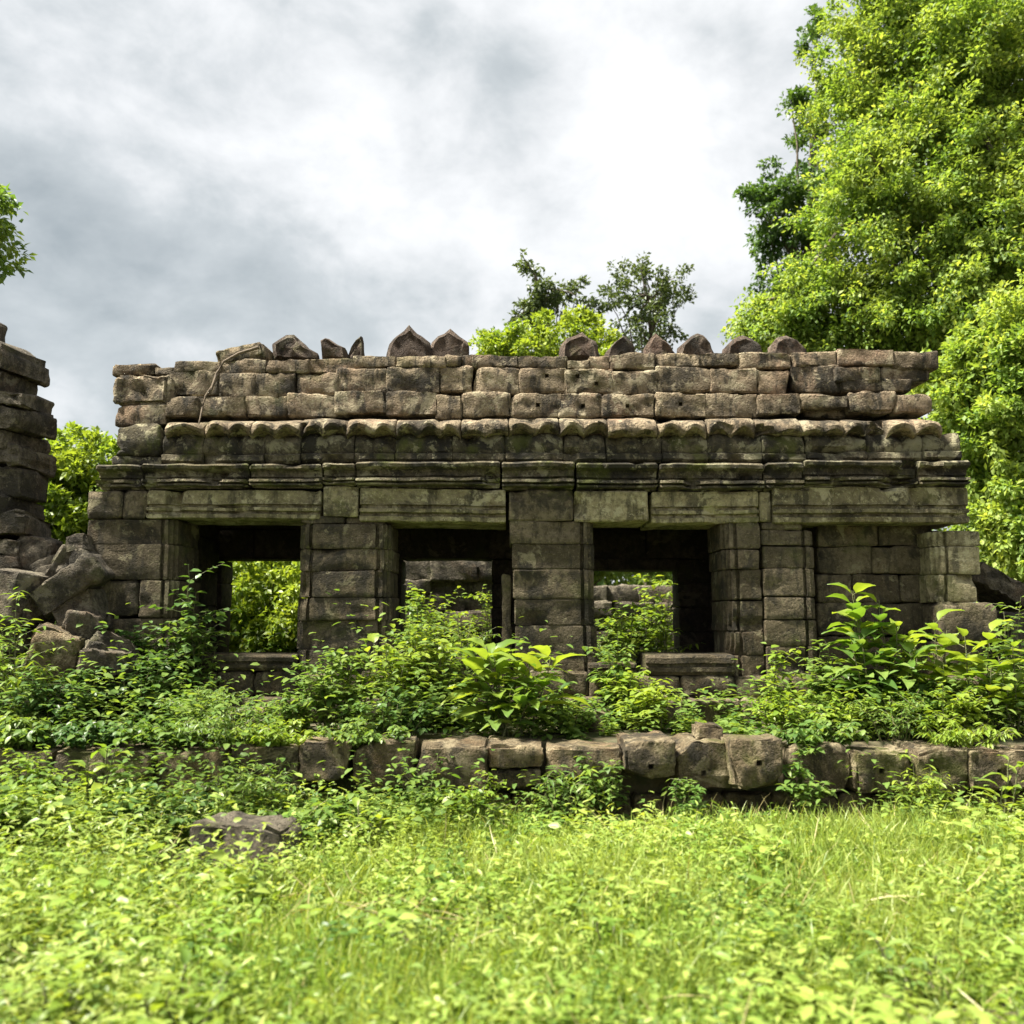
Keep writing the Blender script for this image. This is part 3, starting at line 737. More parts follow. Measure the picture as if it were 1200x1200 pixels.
rub = [('angular chunk on the crest of the rubble heap against the pier', 84, 106, 640, 668, 8.9, (0, -20, 15)), ('flat slab tilted on the rubble slope below the tower', 34, 78, 652, 674, 9.0, (0, -24, 6)),
       ('blocky stone in the middle of the rubble slope', 60, 92, 676, 706, 8.7, (0, -12, 20)), ('squarish stone at the bottom of the rubble slope', 66, 110, 718, 752, 8.45, (4, 10, 25)),
       ('dark stone tucked under the tower foot', 22, 58, 690, 722, 8.7, (0, -8, -12)), ('tilted slab sliding down beside the corner pier', 78, 116, 660, 690, 8.95, (0, -42, 0)),
       ('long low stone half hidden in the shaded weeds', 86, 140, 762, 792, 8.15, (0, 6, 12)), ('rough boulder topping the broken foot of the tower', 8, 52, 628, 668, 9.05, (0, 14, 8)),
       ('small chip of stone beside the pale mossy boulder', 84, 108, 752, 776, 8.2, (0, 20, 30)), ('thin slab standing on edge in the rubble heap', 50, 70, 640, 690, 8.85, (0, 28, 20))]
for (lb, a, b_, c, d, Y, rot) in rub: fallen(lb, a, b_, c, d, Y, 0.4, rot, r=0.05, amp=0.04)
# ------------------------------------------------------------------ far ruined wall seen through the windows
fw = empty('ruined_enclosure', (0.6, 15.2, 0.5)); tag(fw, 'broken reddish stone wall seen through the window openings', 'wall')
for (c, d, xs) in ((655, 680, (455, 505, 560, 590)), (680, 696, (440, 505, 548, 600)), (696, 716, (440, 492, 545, 600)), (716, 738, (440, 520, 600)), (738, 775, (440, 500, 560, 600)),
                   (688, 706, (672, 712, 748, 800)), (706, 722, (670, 720, 765, 812)), (722, 738, (668, 716, 760, 815)), (738, 775, (668, 740, 815))):
    for i in range(len(xs) - 1):
        pstone('block', fw, xs[i] - 1, xs[i + 1] + 1, jit(c, 1) - 1, d + 1, 14.6 + rnd.uniform(-0.06, 0.06), 0.6, S['ruin'], r=0.03, amp=0.025, step=0.12, cuts=1)
#PART3
# ------------------------------------------------------------------ vegetation builders
RNG = np.random.default_rng(11)
def norm(a): return a / np.maximum(np.linalg.norm(a, axis=-1, keepdims=True), 1e-9)

def leaf_tmpl(w=0.5, fold=0.18, droop=0.22, n=3):
    """One folded, drooping leaf of length 1 along +y."""
    ts = {2: (0.0, 0.45, 1.0), 3: (0.0, 0.30, 0.68, 1.0), 5: (0, 0.12, 0.32, 0.55, 0.8, 1.0)}[n]
    prof = lambda t: math.sin(math.pi * t ** 0.8) ** 0.8
    V = [(0, 0, 0)]; F = []
    rows = [(0, 0, 0)]
    for t in ts[1:-1]:
        h = w * 0.5 * prof(t); z = -droop * t * t
        b = len(V); V += [(-h, t, z + fold * h), (0, t, z), (h, t, z + fold * h)]; rows.append((b, b + 1, b + 2))
    V.append((0, 1, -droop)); tip = len(V) - 1
    r = rows[1]; F += [(0, r[1], r[0]), (0, r[2], r[1])]
    for i in range(1, len(rows) - 1):
        a, b = rows[i], rows[i + 1]
        F += [(a[0], a[1], b[1]), (a[0], b[1], b[0]), (a[1], a[2], b[2]), (a[1], b[2], b[1])]
    r = rows[-1]; F += [(r[0], r[1], tip), (r[1], r[2], tip)]
    return np.array(V, float), np.array(F, int)
T_FAR = (np.array([(0, 0, 0), (-0.27, 0.5, 0.06), (0, 1, -0.14), (0.27, 0.5, 0.06)], float), np.array([(0, 2, 1), (0, 3, 2)], int))
T_LEAF = leaf_tmpl(0.52, 0.25, 0.22, 3)
T_NARROW = leaf_tmpl(0.26, 0.3, 0.30, 3)
T_ROUND = leaf_tmpl(0.75, 0.2, 0.18, 3)
T_BLADE = (np.array([(-0.5, 0, 0), (0.5, 0, 0), (-0.42, 0.4, 0.0), (0.42, 0.4, 0.0), (-0.28, 0.75, -0.10), (0.28, 0.75, -0.10), (0, 1, -0.26)], float),
           np.array([(0, 1, 3), (0, 3, 2), (2, 3, 5), (2, 5, 4), (4, 5, 6)], int))

def frames(d, up):
    """Rotation matrices whose y axis is d and whose z axis leans to up."""
    y = norm(d); x = norm(np.cross(y, up)); z = np.cross(x, y)
    return np.stack([x, y, z], axis=-1)

def mesh_np(name, V, F, tint=None):
    me = bpy.data.meshes.new(name)
    me.vertices.add(len(V)); me.vertices.foreach_set('co', np.ascontiguousarray(V, dtype=np.float32).ravel())
    nf = len(F); me.loops.add(nf * 3); me.loops.foreach_set('vertex_index', np.ascontiguousarray(F, dtype=np.int32).ravel())
    me.polygons.add(nf); me.polygons.foreach_set('loop_start', np.arange(0, nf * 3, 3, dtype=np.int32))
    me.polygons.foreach_set('loop_total', np.full(nf, 3, dtype=np.int32))
    me.update(calc_edges=True)
    me.polygons.foreach_set('use_smooth', np.ones(nf, dtype=bool))
    if tint is not None:
        a = me.attributes.new('tint', 'FLOAT', 'POINT'); a.data.foreach_set('value', np.ascontiguousarray(tint, dtype=np.float32))
    return me

def scatter(tmpl, P, R, sx, sy):
    V, F = tmpl; n = len(V); N = len(P)
    L = V[None] * np.stack([sx, sy, sy], -1)[:, None, :]
    W = np.einsum('nij,nkj->nki', R, L) + P[:, None, :]
    FF = (F[None] + (np.arange(N) * n)[:, None, None]).reshape(-1, 3)
    return W.reshape(-1, 3), FF

def leaf_mesh(name, tmpl, P, D, UP, size, rng, wvar=0.25, tint=None):
    N = len(P)
    s = size * rng.uniform(0.6, 1.25, N) if np.isscalar(size) else size
    w = s * rng.uniform(1 - wvar, 1 + wvar, N)
    V_, F_ = scatter(tmpl, P, frames(D, UP), w, s)
    t = rng.random(N) if tint is None else tint
    return mesh_np(name, V_, F_, np.repeat(t, len(tmpl[0])))

def tube_np(curves, sides=4):
    """curves: list of (points (k,3), radii (k,))"""
    VV = []; FF = []; b = 0
    for P, R in curves:
        P = np.asarray(P, float); k = len(P)
        T = np.gradient(P, axis=0); T = norm(T)
        ref = np.where(np.abs(T[:, 2:3]) > 0.9, np.array([[1.0, 0, 0]]), np.array([[0, 0, 1.0]]))
        X = norm(np.cross(T, ref)); Yv = np.cross(T, X)
        a = np.linspace(0, 2 * math.pi, sides, endpoint=False)
        ring = P[:, None] + np.asarray(R)[:, None, None] * (np.cos(a)[None, :, None] * X[:, None] + np.sin(a)[None, :, None] * Yv[:, None])
        VV.append(ring.reshape(-1, 3))
        for i in range(k - 1):
            for j in range(sides):
                q = (j + 1) % sides
                FF += [(b + i * sides + j, b + i * sides + q, b + (i + 1) * sides + q), (b + i * sides + j, b + (i + 1) * sides + q, b + (i + 1) * sides + j)]
        b += k * sides
    return np.concatenate(VV), np.array(FF, int)

def place(name, me, mat, parent, base):
    """mesh in coordinates relative to base, under the parent placed at base"""
    o = bpy.data.objects.new(name, me); COL.objects.link(o)
    me.materials.append(mat); o.parent = parent
    return o

def shrub(name, label, base, h, spread, stems, per, leaf, mat, seed, tmpl=T_LEAF, droop=0.25, cat='shrub', twigs=3, lean=(0, 0), start=0.15, stem_r=0.006, upright=0.5):
    rng = np.random.default_rng(seed)
    root = empty(name, base); tag(root, label, cat)
    curves = []; P = []; D = []
    for s in range(stems):
        az = rng.uniform(0, 2 * math.pi); out = spread * math.sqrt(rng.uniform(0.02, 1))
        hh = h * rng.uniform(0.55, 1.0) * (1 - 0.35 * (out / max(spread, 1e-6)) ** 2)
        e = np.array([math.cos(az) * out + lean[0] * hh, math.sin(az) * out * 0.8 + lean[1] * hh, hh])
        b0 = np.array([math.cos(az) * out * 0.35, math.sin(az) * out * 0.3, -0.04]) + rng.normal(0, 0.02, 3) * (1, 1, 0)
        mid = b0 * 0.4 + e * 0.6 + np.array([0, 0, hh * 0.18]) - np.array([math.cos(az), math.sin(az), 0]) * out * 0.2 * upright
        t = np.linspace(0, 1, 7)[:, None]
        C = (1 - t) ** 2 * b0 + 2 * t * (1 - t) * mid + t * t * e + rng.normal(0, 0.012, (7, 3)) * t
        curves.append((C, np.linspace(stem_r, stem_r * 0.35, 7)))
        lines = [C]
        for k in range(twigs):
            i = rng.integers(2, 6); az2 = rng.uniform(0, 2 * math.pi); L = h * rng.uniform(0.14, 0.34)
            d = np.array([math.cos(az2), math.sin(az2), rng.uniform(0.1, 0.9)]); d /= np.linalg.norm(d)
            tt = np.linspace(0, 1, 4)[:, None]
            K = C[i] + d * L * tt + np.array([0, 0, -0.12 * L]) * tt ** 2
            curves.append((K, np.linspace(stem_r * 0.5, stem_r * 0.25, 4))); lines.append(K)
        for li, C_ in enumerate(lines):
            n = max(3, int(per * (1 if li == 0 else 0.5)))
            u = np.linspace(start if li == 0 else 0.2, 1.0, n) * (len(C_) - 1)
            i0 = np.minimum(u.astype(int), len(C_) - 2); f = (u - i0)[:, None]
            pos = C_[i0] * (1 - f) + C_[i0 + 1] * f
            tg = norm(C_[i0 + 1] - C_[i0])
            a = np.arange(n) * 2.4 + rng.uniform(0, 6)
            sd = np.stack([np.cos(a), np.sin(a), np.zeros(n)], -1)
            dd = norm(sd + tg * rng.uniform(0.2, 0.6, (n, 1)) + np.array([0, 0, -droop]) + rng.normal(0, 0.15, (n, 3)))
            P.append(pos); D.append(dd)
    P = np.concatenate(P); D = np.concatenate(D)
    up = norm(np.array([[0, 0, 1.0]]) + RNG.normal(0, 0.25, P.shape))
    me = leaf_mesh('foliage', tmpl, P, D, up, leaf, rng)
    V_, F_ = tube_np(curves, 4)
    place('stem', mesh_np('stem', V_, F_), M_STEM, root, base)
    place('foliage', me, mat, root, base)
    return root

def clump_points(C, r, n, rng, flat=0.75):
    """leaves on and in a ragged dome"""
    d = norm(rng.normal(0, 1, (n, 3)) + np.array([0, 0, 0.35]))
    rad = r * rng.uniform(0.35, 1.0, (n, 1)) ** 0.5
    return C + d * rad * np.array([1, 1, flat]), d

def tree(name, label, base, lobes, clumps, per, cr, leaf, mat, seed, trunk_r=0.2, fork=0.4, limbs=14, tmpl=T_FAR, shell=0.6, droop=0.3, group=None, trunk_to=None, bark=None, side=None):
    """lobes: (x, y, z, rx, ry, rz) in world metres"""
    rng = np.random.default_rng(seed)
    base = np.array(base, float)
    root = empty(name, tuple(base)); tag(root, label, 'tree', group)
    lob = np.array(lobes, float)
    vol = (lob[:, 3] * lob[:, 4] * lob[:, 5]) ** (2 / 3.0); pr = vol / vol.sum()
    cen = []
    pick = rng.choice(len(lob), clumps, p=pr)
    for k in pick:
        L = lob[k]; d = norm(rng.normal(0, 1, 3)[None])[0]
        if side is not None and np.dot(d, side) < -0.35 and rng.random() < 0.7: d = -d
        rr = shell + (1 - shell) * rng.random() if rng.random() < 0.8 else rng.random()
        cen.append(L[:3] + d * L[3:] * rr)
    cen = np.array(cen); P = []; D = []; TT = []
    for c in cen:
        r = cr * rng.choice((0.55, 0.7, 0.9, 1.1, 1.5)); n = int(per * rng.uniform(0.6, 1.4) * (r / cr) ** 1.5)
        o = norm((c - lob[0:, :3].mean(0))[None])[0] * 0.7 + norm(rng.normal(0, 1, (1, 3)))[0] * 0.7 + np.array([0, 0, 0.15])
        a = rng.random((n, 1)) ** 0.8; d = norm(rng.normal(0, 1, (n, 3)))
        p = c + o * r * 1.7 * (a - 0.35) + d * r * (0.25 + 0.75 * rng.random((n, 1))) * (0.95 - 0.6 * a) * np.array([1, 1, 0.75]) + np.array([0, 0, -0.35 * r]) * a ** 2
        P.append(p); D.append(norm(d * 0.6 + o * 0.4 + rng.normal(0, 0.6, d.shape) + np.array([0, 0, -droop])))
        TT.append(np.clip(rng.random() * 0.45 + rng.random(n) * 0.6, 0, 0.999))
    P = np.concatenate(P); D = np.concatenate(D)
    up = norm(np.array([[0, 0, 1.0]]) + rng.normal(0, 0.6, P.shape) + 0.3 * norm(D))
    me = leaf_mesh('crown', tmpl, P - base, D, up, leaf, rng, tint=np.concatenate(TT))
    top = lob[:, :3].mean(0) - base if trunk_to is None else np.array(trunk_to, float) - base
    t = np.linspace(0, 1, 9)[:, None]
    TR = top * t + np.array([[0.0, 0, -0.2]]) * (1 - t) + np.sin(t * 5 + seed) * np.array([[0.10, 0.08, 0]]) * t * (1 - t) * 3 * trunk_r / 0.2
    curves = [(TR, trunk_r * np.linspace(1.25, 0.35, 9))]
    sel = rng.choice(len(cen), min(limbs, len(cen)), replace=False)
    for i in sel:
        e = cen[i] - base; j = rng.integers(int(9 * fork), 9)
        s = TR[j]; tt = np.linspace(0, 1, 6)[:, None]
        m = s * 0.5 + e * 0.5 + np.array([0, 0, 0.12 * np.linalg.norm(e - s)])
        K = (1 - tt) ** 2 * s + 2 * tt * (1 - tt) * m + tt * tt * e
        K = K + rng.normal(0, 0.04, K.shape) * np.sin(tt * math.pi)
        curves.append((K, trunk_r * np.linspace(0.36, 0.07, 6)))
    V_, F_ = tube_np(curves, 7)
    place('trunk', mesh_np('trunk', V_, F_), bark or M_BARK, root, base)
    place('crown', me, mat, root, base)
    return root

def lobe(px, py, Y, rx, ry, rz):
    p = at(px, py, Y); k = Y / FPX
    return (p.x, p.y, p.z, rx * k, ry, rz * k)

# ------------------------------------------------------------------ trees
tree('broadleaf_tree', 'huge bright green leafy tree towering over the right end of the gallery', (10.2, 18.2, 0.5),
     [lobe(1100, 130, 17.2, 120, 1.8, 150), lobe(1030, 50, 17.0, 70, 1.4, 90), lobe(1010, 250, 16.5, 65, 1.3, 110), lobe(1120, 330, 16.0, 120, 1.6, 120), lobe(960, 350, 16.8, 70, 1.2, 62),
      lobe(1210, 120, 17.2, 120, 1.8, 190), lobe(1080, -80, 17.5, 120, 1.8, 120), lobe(1230, 380, 16.2, 110, 1.6, 150), lobe(990, 140, 17.2, 38, 1.0, 80), lobe(905, 380, 17.2, 45, 1.0, 32), lobe(1180, 230, 15.4, 90, 1.0, 110),
      lobe(1050, 385, 16.5, 90, 1.0, 70), lobe(940, 395, 17.0, 60, 1.0, 55), lobe(1000, 410, 16.7, 70, 1.0, 60), lobe(1090, 430, 16.7, 60, 1.0, 60), lobe(1150, 450, 16.5, 80, 1.0, 80), lobe(1070, 210, 16.0, 80, 1.0, 110), lobe(1150, 60, 15.8, 90, 1.0, 100)],
     2300, 105, 0.36, 0.10, V['tree'], 5, trunk_r=0.38, limbs=70, side=np.array([-0.5, -0.75, 0.3]), trunk_to=at(1120, 60, 17.5), shell=0.45)
tree('broadleaf_tree', 'leafy tree with pale yellow green sprays hanging beside the gallery end', (8.6, 14.6, 0.5),
     [lobe(1180, 520, 13.6, 60, 0.9, 100), lobe(1130, 450, 14.0, 45, 0.8, 60), lobe(1210, 420, 13.5, 70, 0.9, 90), lobe(1225, 600, 13.2, 75, 0.9, 90), lobe(1155, 600, 14.2, 34, 0.8, 70), lobe(1140, 530, 14.6, 40, .8, 80), lobe(1190, 650, 14.2, 60, .8, 60)],
     800, 80, 0.27, 0.105, V['tree'], 9, trunk_r=0.16, limbs=40, side=np.array([-0.5, -0.75, 0.3]), shell=0.4)
tree('dark_tree', 'narrow dark green tree peeping out behind the huge bright tree', (7.4, 21.5, 0.5),
     [lobe(905, 235, 21, 28, 0.8, 60), lobe(925, 310, 21, 40, 0.9, 60), lobe(952, 50, 21, 20, 0.7, 50), lobe(942, 135, 21, 18, 0.7, 45), lobe(950, 240, 21, 36, 0.9, 70)],
     125, 110, 0.34, 0.13, V['dark'], 14, trunk_r=0.13, limbs=30, trunk_to=at(945, 270, 21))
tree('small_tree', 'grey green small tree with open crown rising behind the finials', (2.9, 19.4, 0.5),
     [lobe(755, 345, 19, 46, 0.8, 26), lobe(745, 318, 19, 16, 0.5, 12), lobe(722, 352, 19, 16, 0.5, 14), lobe(785, 345, 19, 18, 0.5, 20), lobe(755, 385, 19, 50, 0.7, 24)],
     95, 42, 0.20, 0.105, V['far'], 21, trunk_r=0.085, limbs=40, fork=0.6, trunk_to=at(762, 350, 19))
tree('small_tree', 'thin small tree with sparse upright twigs behind the roof', (1.2, 18.4, 0.5),
     [lobe(632, 335, 18, 20, 0.5, 28), lobe(610, 305, 18, 12, 0.4, 12), lobe(645, 345, 18, 22, 0.5, 14), lobe(622, 365, 18, 24, 0.5, 20), lobe(680, 360, 18, 22, 0.5, 14), lobe(676, 340, 18, 8, 0.3, 14)],
     62, 40, 0.18, 0.115, V['far'], 22, trunk_r=0.08, limbs=34, fork=0.6, trunk_to=at(632, 335, 18))
tree('leafy_bush', 'rounded yellow green bush showing above the roof between the finials', (1.0, 16.6, 0.5),
     [lobe(625, 400, 16.2, 55, 0.9, 34), lobe(680, 395, 16.2, 32, 0.8, 36), lobe(600, 420, 16.2, 40, 0.8, 30), lobe(690, 425, 16.2, 60, .8, 26), lobe(640, 450, 16.2, 70, .8, 40)],
     190, 110, 0.26, 0.10, V['bright'], 23, trunk_r=0.09, limbs=16)
tree('leafy_bush', 'bright green bush filling the gap between tower and gallery', (-7.0, 14.8, 0.5),
     [lobe(98, 545, 14.2, 40, 0.9, 40), lobe(70, 575, 14.2, 50, 0.9, 50), lobe(105, 610, 14.0, 45, 0.9, 50), lobe(40, 560, 14.4, 50, 1.0, 60), lobe(140, 600, 14.6, 50, .9, 50)],
     230, 130, 0.26, 0.11, V['bright'], 24, trunk_r=0.09, limbs=16)
tree('overhanging_tree', 'tree reaching over the ruined tower with one leafy drooping branch', (-8.6, 12.5, 0.5),
     [lobe(-50, 230, 11.5, 40, .6, 60), lobe(-4, 250, 11.2, 16, 0.4, 36), lobe(-6, 300, 11.2, 10, 0.3, 30), lobe(-100, 200, 12, 50, .8, 90)],
     70, 90, 0.28, 0.12, V['mid'], 25, trunk_r=0.2, limbs=26)
tree('leafy_bush', 'sunlit green bush behind the gallery filling the wide window', (-3.9, 13.6, 0.5),
     [lobe(300, 690, 13.2, 70, 0.8, 45), lobe(340, 720, 13.0, 50, 0.7, 40), lobe(250, 700, 13.4, 50, 0.7, 60), lobe(300, 770, 13.0, 90, 0.8, 40), lobe(390, 730, 13.6, 40, .6, 40), lobe(300, 640, 13.8, 80, .7, 40)],
     240, 120, 0.24, 0.10, V['bright'], 26, trunk_r=0.06, limbs=16)
tree('leafy_bush', 'dark green bush overhanging the broken wall behind the gallery', (2.6, 17.6, 0.5),
     [lobe(520, 650, 17.5, 70, 0.7, 34), lobe(740, 660, 17.5, 90, 0.7, 24), lobe(640, 640, 17.4, 90, .8, 30)],
     110, 120, 0.28, 0.12, V['mid'], 27, trunk_r=0.06, limbs=16)
# the wood that closes the view behind everything
def woodland():
    rng = np.random.default_rng(3); P = []; D = []
    for k in range(1300):
        x = rng.uniform(-34, 34) if k % 3 else rng.uniform(-12, 12); y = 27 + rng.uniform(-2, 6) + 0.004 * x * x
        z = rng.uniform(0.6, 5.6)
        p, d = clump_points(np.array([x, y, z]), rng.uniform(0.7, 1.2), 70, rng); P.append(p); D.append(norm(d + rng.normal(0, 0.5, d.shape)))
    P = np.concatenate(P); D = np.concatenate(D)
    me = leaf_mesh('woodland', T_FAR, P, D, norm(np.array([[0, 0, 1.0]]) + rng.normal(0, 0.4, P.shape)), 0.34, rng)
    o = link('woodland', me, V['mid']); tag(o, 'dense green wood far behind the gallery', 'wood', kind='stuff')
woodland()

# ------------------------------------------------------------------ lawn and ground cover
GZ = np.vectorize(gz)
def lawn():
    rng = np.random.default_rng(17)
    def spots(dens, y0, y1, margin):
        n = int(dens * (y1 - y0) * 2 * (0.62 * y1 + margin))
        y = rng.uniform(y0, y1, n); x = rng.uniform(-1, 1, n) * (0.62 * y1 + margin)
        k = np.abs(x) < 0.62 * y + margin
        return x[k], y[k]
    # grass in tufts
    x, y = spots(460, 1.9, 7.1, 1.0)
    patch = np.array([mn.noise(Vector((a * 0.9, b * 0.9, 4.0))) for a, b in zip(x, y)])
    left = np.clip((-x - 0.5 - 0.25 * (7 - y)) / 1.5, 0, 1)
    clear = ~((x > -2.35) & (x < -1.35) & (y > 5.4) & (y < 6.3)) & ~((x > 0.3) & (x < 2.9) & (y > 6.72))
    keep = clear & (rng.random(len(x)) < np.clip(0.8 + patch * 1.6, 0.12, 1) * (1 - 0.6 * left))
    x, y, patch = x[keep], y[keep], patch[keep]
    m = 9
    X = np.repeat(x, m) + rng.normal(0, 0.028, len(x) * m); Y = np.repeat(y, m) + rng.normal(0, 0.028, len(x) * m)
    Z = GZ(X, Y) - 0.01
    d = rng.normal(0, 0.7, (len(X), 3)); d[:, 2] = 1; d = norm(d)
    hgt = np.repeat(0.13 + 0.07 * patch, m) * rng.uniform(0.6, 1.9, len(X))
    far = (0.75 + 0.25 * np.clip((Y - 2) / 3, 0, 1)); hgt *= far
    R = frames(d, norm(rng.normal(0, 1, d.shape)))
    hgt *= 1.0
    V_, F_ = scatter(T_BLADE, np.stack([X, Y, Z], -1), R, rng.uniform(0.006, 0.013, len(X)), hgt)
    t = np.repeat(np.clip(np.repeat(rng.random(len(x)), m) * 0.7 + rng.random(len(X)) * 0.3, 0, 0.999), 7)
    o = link('grass', mesh_np('grass', V_, F_, t), V['grass']); tag(o, 'bright green grass of the sunlit clearing before the wall', 'grass', kind='stuff')
    # weeds of several kinds between the grass, each in drifts of its own
    def weed(name, label, tmpl, mat, dens, h0, h1, s0, s1, m, off, bias, lift, left_gain=0.5, near=1.0):
        x, y = spots(dens, 1.8, 7.1, 1.0)
        patch = np.array([mn.noise(Vector((a * 0.75 + off, b * 0.75, 9.0 + off))) + 0.5 * mn.noise(Vector((a * 2.3, b * 2.3 + off, 2.0))) for a, b in zip(x, y)])
        left = np.clip((-x - 0.3 - 0.2 * (7 - y)) / 1.5, 0, 1)
        clear = ~((x > -2.2) & (x < -1.45) & (y > 5.5) & (y < 6.3)) & ~((x > 0.3) & (x < 2.9) & (y > 6.6))
        keep = clear & (rng.random(len(x)) < np.clip(bias + patch * 2.2 + left_gain * left, 0.02, 1))
        x, y, left, patch = x[keep], y[keep], left[keep], patch[keep]; n = len(x)
        hh = (h0 + (h1 - h0) * rng.random(n) ** 1.7 + 0.14 * left * rng.random(n) + 0.10 * np.maximum(patch, 0)) * near
        k = np.tile(np.arange(m), n); fr = (k + 1) / m
        az = np.repeat(rng.uniform(0, 6.28, n), m) + k * 2.4
        bend = np.repeat(rng.normal(0, 0.45, (n, 2)), m, axis=0); hgt = np.repeat(hh, m) * fr
        P = np.stack([np.repeat(x, m) + bend[:, 0] * hgt * fr, np.repeat(y, m) + bend[:, 1] * hgt * fr, np.repeat(GZ(x, y), m) + hgt], -1)
        D = np.stack([np.cos(az), np.sin(az), rng.uniform(lift - 0.3, lift + 0.4, n * m)], -1)
        sz = np.repeat(rng.uniform(s0, s1, n), m) * (1.2 - 0.45 * fr) * rng.uniform(0.75, 1.25, n * m)
        me = leaf_mesh(name, tmpl, P, norm(D), norm(np.array([[0, 0, 1.0]]) + rng.normal(0, 0.3, P.shape)), sz, rng,
                       tint=np.clip(np.repeat(rng.random(n), m) * 0.75 + 0.25 * rng.random(n * m), 0, 0.999))
        o = link(name, me, mat); tag(o, label, 'weeds', kind='stuff')
    weed('oval_leaved_weeds', 'oval leaved weeds growing in drifts through the grass', T_LEAF, V['herb'], 200, 0.05, 0.24, 0.025, 0.06, 9, 7.0, 0.35, 0.15)
    weed('narrow_leaved_weeds', 'tall narrow leaved weeds standing in the grass', T_NARROW, V['grass'], 150, 0.08, 0.28, 0.05, 0.10, 10, 21.0, 0.30, 0.55)
    weed('round_leaved_weeds', 'round leaved creeping weeds low in the grass', T_ROUND, V['mid'], 150, 0.04, 0.15, 0.022, 0.05, 8, 33.0, 0.22, 0.1)
    weed('feathery_weeds', 'fine feathery weeds with small pale leaves', T_NARROW, V['bright'], 110, 0.08, 0.28, 0.022, 0.05, 18, 47.0, 0.25, 0.2)
    weed('broad_leaved_weeds', 'patches of broad leaved weeds rising above the grass', T_LEAF, V['herb'], 34, 0.10, 0.34, 0.07, 0.13, 8, 63.0, 0.22, 0.15, left_gain=0.7)
    weed('dark_green_weeds', 'dark green low weeds in patches of the clearing', T_LEAF, V['mid'], 60, 0.06, 0.2, 0.04, 0.08, 9, 81.0, 0.05, 0.1, left_gain=0.4)  # low weeds with a darker green leaf, in drifts
    # dry straw and dead leaves
    x, y = spots(40, 1.9, 7.1, 1.0)
    d = rng.normal(0, 1, (len(x), 3)); d[:, 2] = np.abs(d[:, 2]) * 0.5 + 0.1
    V_, F_ = scatter(T_BLADE, np.stack([x, y, GZ(x, y) + rng.uniform(0, 0.1, len(x))], -1), frames(norm(d), norm(rng.normal(0, 1, d.shape))), rng.uniform(0.004, 0.009, len(x)), rng.uniform(0.12, 0.32, len(x)))
    o = link('straw', mesh_np('straw', V_, F_, np.repeat(rng.random(len(x)), 7)), V['straw']); tag(o, 'dry straw stalks lying in the green grass', 'straw', kind='stuff')
lawn()

def ground_cover(name, label, boxes, dens, hh, leaf, mat, seed, m=10, tmpl=T_LEAF):
    rng = np.random.default_rng(seed); XS = []; YS = []; HS = []
    for (x0, x1, y0, y1, k, s) in boxes:
        n = int((x1 - x0) * (y1 - y0) * dens * k)
        XS.append(rng.uniform(x0, x1, n)); YS.append(rng.uniform(y0, y1, n)); HS.append(np.full(n, s))
    x = np.concatenate(XS); y = np.concatenate(YS); pn = np.array([mn.noise(Vector((a * 1.3, b * 1.3, seed * 1.7))) for a, b in zip(x, y)])
    h = np.concatenate(HS) * hh * rng.uniform(0.5, 1.3, len(x)) * np.clip(1 + 1.5 * pn, 0.35, 1.9); n = len(x)
    k = np.tile(np.arange(m), n); fr = (k + 1) / m
    az = np.repeat(rng.uniform(0, 6.28, n), m) + k * 2.4
    bend = np.repeat(rng.normal(0, 0.45, (n, 2)), m, axis=0); hgt = np.repeat(h, m) * fr
    P = np.stack([np.repeat(x, m) + bend[:, 0] * hgt * fr, np.repeat(y, m) + bend[:, 1] * hgt * fr, np.repeat(GZ(x, y), m) + hgt], -1)
    D = np.stack([np.cos(az), np.sin(az), rng.uniform(-0.3, 0.4, n * m)], -1)
    me = leaf_mesh(name, tmpl, P, norm(D), norm(np.array([[0, 0, 1.0]]) + rng.normal(0, 0.2, P.shape)), leaf * rng.uniform(0.6, 1.3, len(P)), rng,
                   tint=np.clip(np.repeat(rng.random(n), m) * 0.7 + 0.3 * rng.random(n * m), 0, 0.999))
    o = link(name, me, mat); tag(o, label, 'plants', kind='stuff')
ground_cover('terrace_undergrowth', 'low leafy undergrowth covering the terrace below the gallery',
             [(-6.5, -3.3, 7.5, 8.9, 1.1, 2.0), (-3.3, -1.9, 7.45, 8.8, 1.0, 0.9), (-1.6, 0.5, 7.5, 8.75, 1.1, 2.1), (0.5, 2.2, 7.6, 8.75, 0.9, 0.8), (2.4, 5.8, 7.55, 8.85, 1.1, 1.5),
              (-4, 4.4, 12.0, 14.4, 0.35, 2.2), (5, 8, 9, 13, 0.4, 2.2), (-7, -4.4, 10.5, 13.5, 0.4, 1.8)], 75, 0.30, 0.085, V['mid'], 41, m=12)
ground_cover('wall_foot_creepers', 'tangled creepers growing along the foot of the low wall',
             [(-6.0, -2.9, 5.6, 6.6, 0.9, 1.9), (-6.0, -3.8, 6.55, 7.0, 1.5, 2.7), (-3.8, -3.2, 6.6, 7.0, 1.2, 1.9), (-3.2, -1.75, 6.55, 7.0, 1.8, 2.8), (-2.9, -2.3, 5.9, 6.5, 1, 1.6), (-1.75, -0.6, 6.3, 7.0, 1.1, 1.4), (-0.6, 0.4, 6.5, 7.0, 1.0, 1.2), (0.4, 2.6, 6.75, 7.0, 0.35, 0.7), (2.6, 5.2, 6.6, 7.0, 0.9, 1.0)], 80, 0.26, 0.07, V['mid'], 42, m=12)

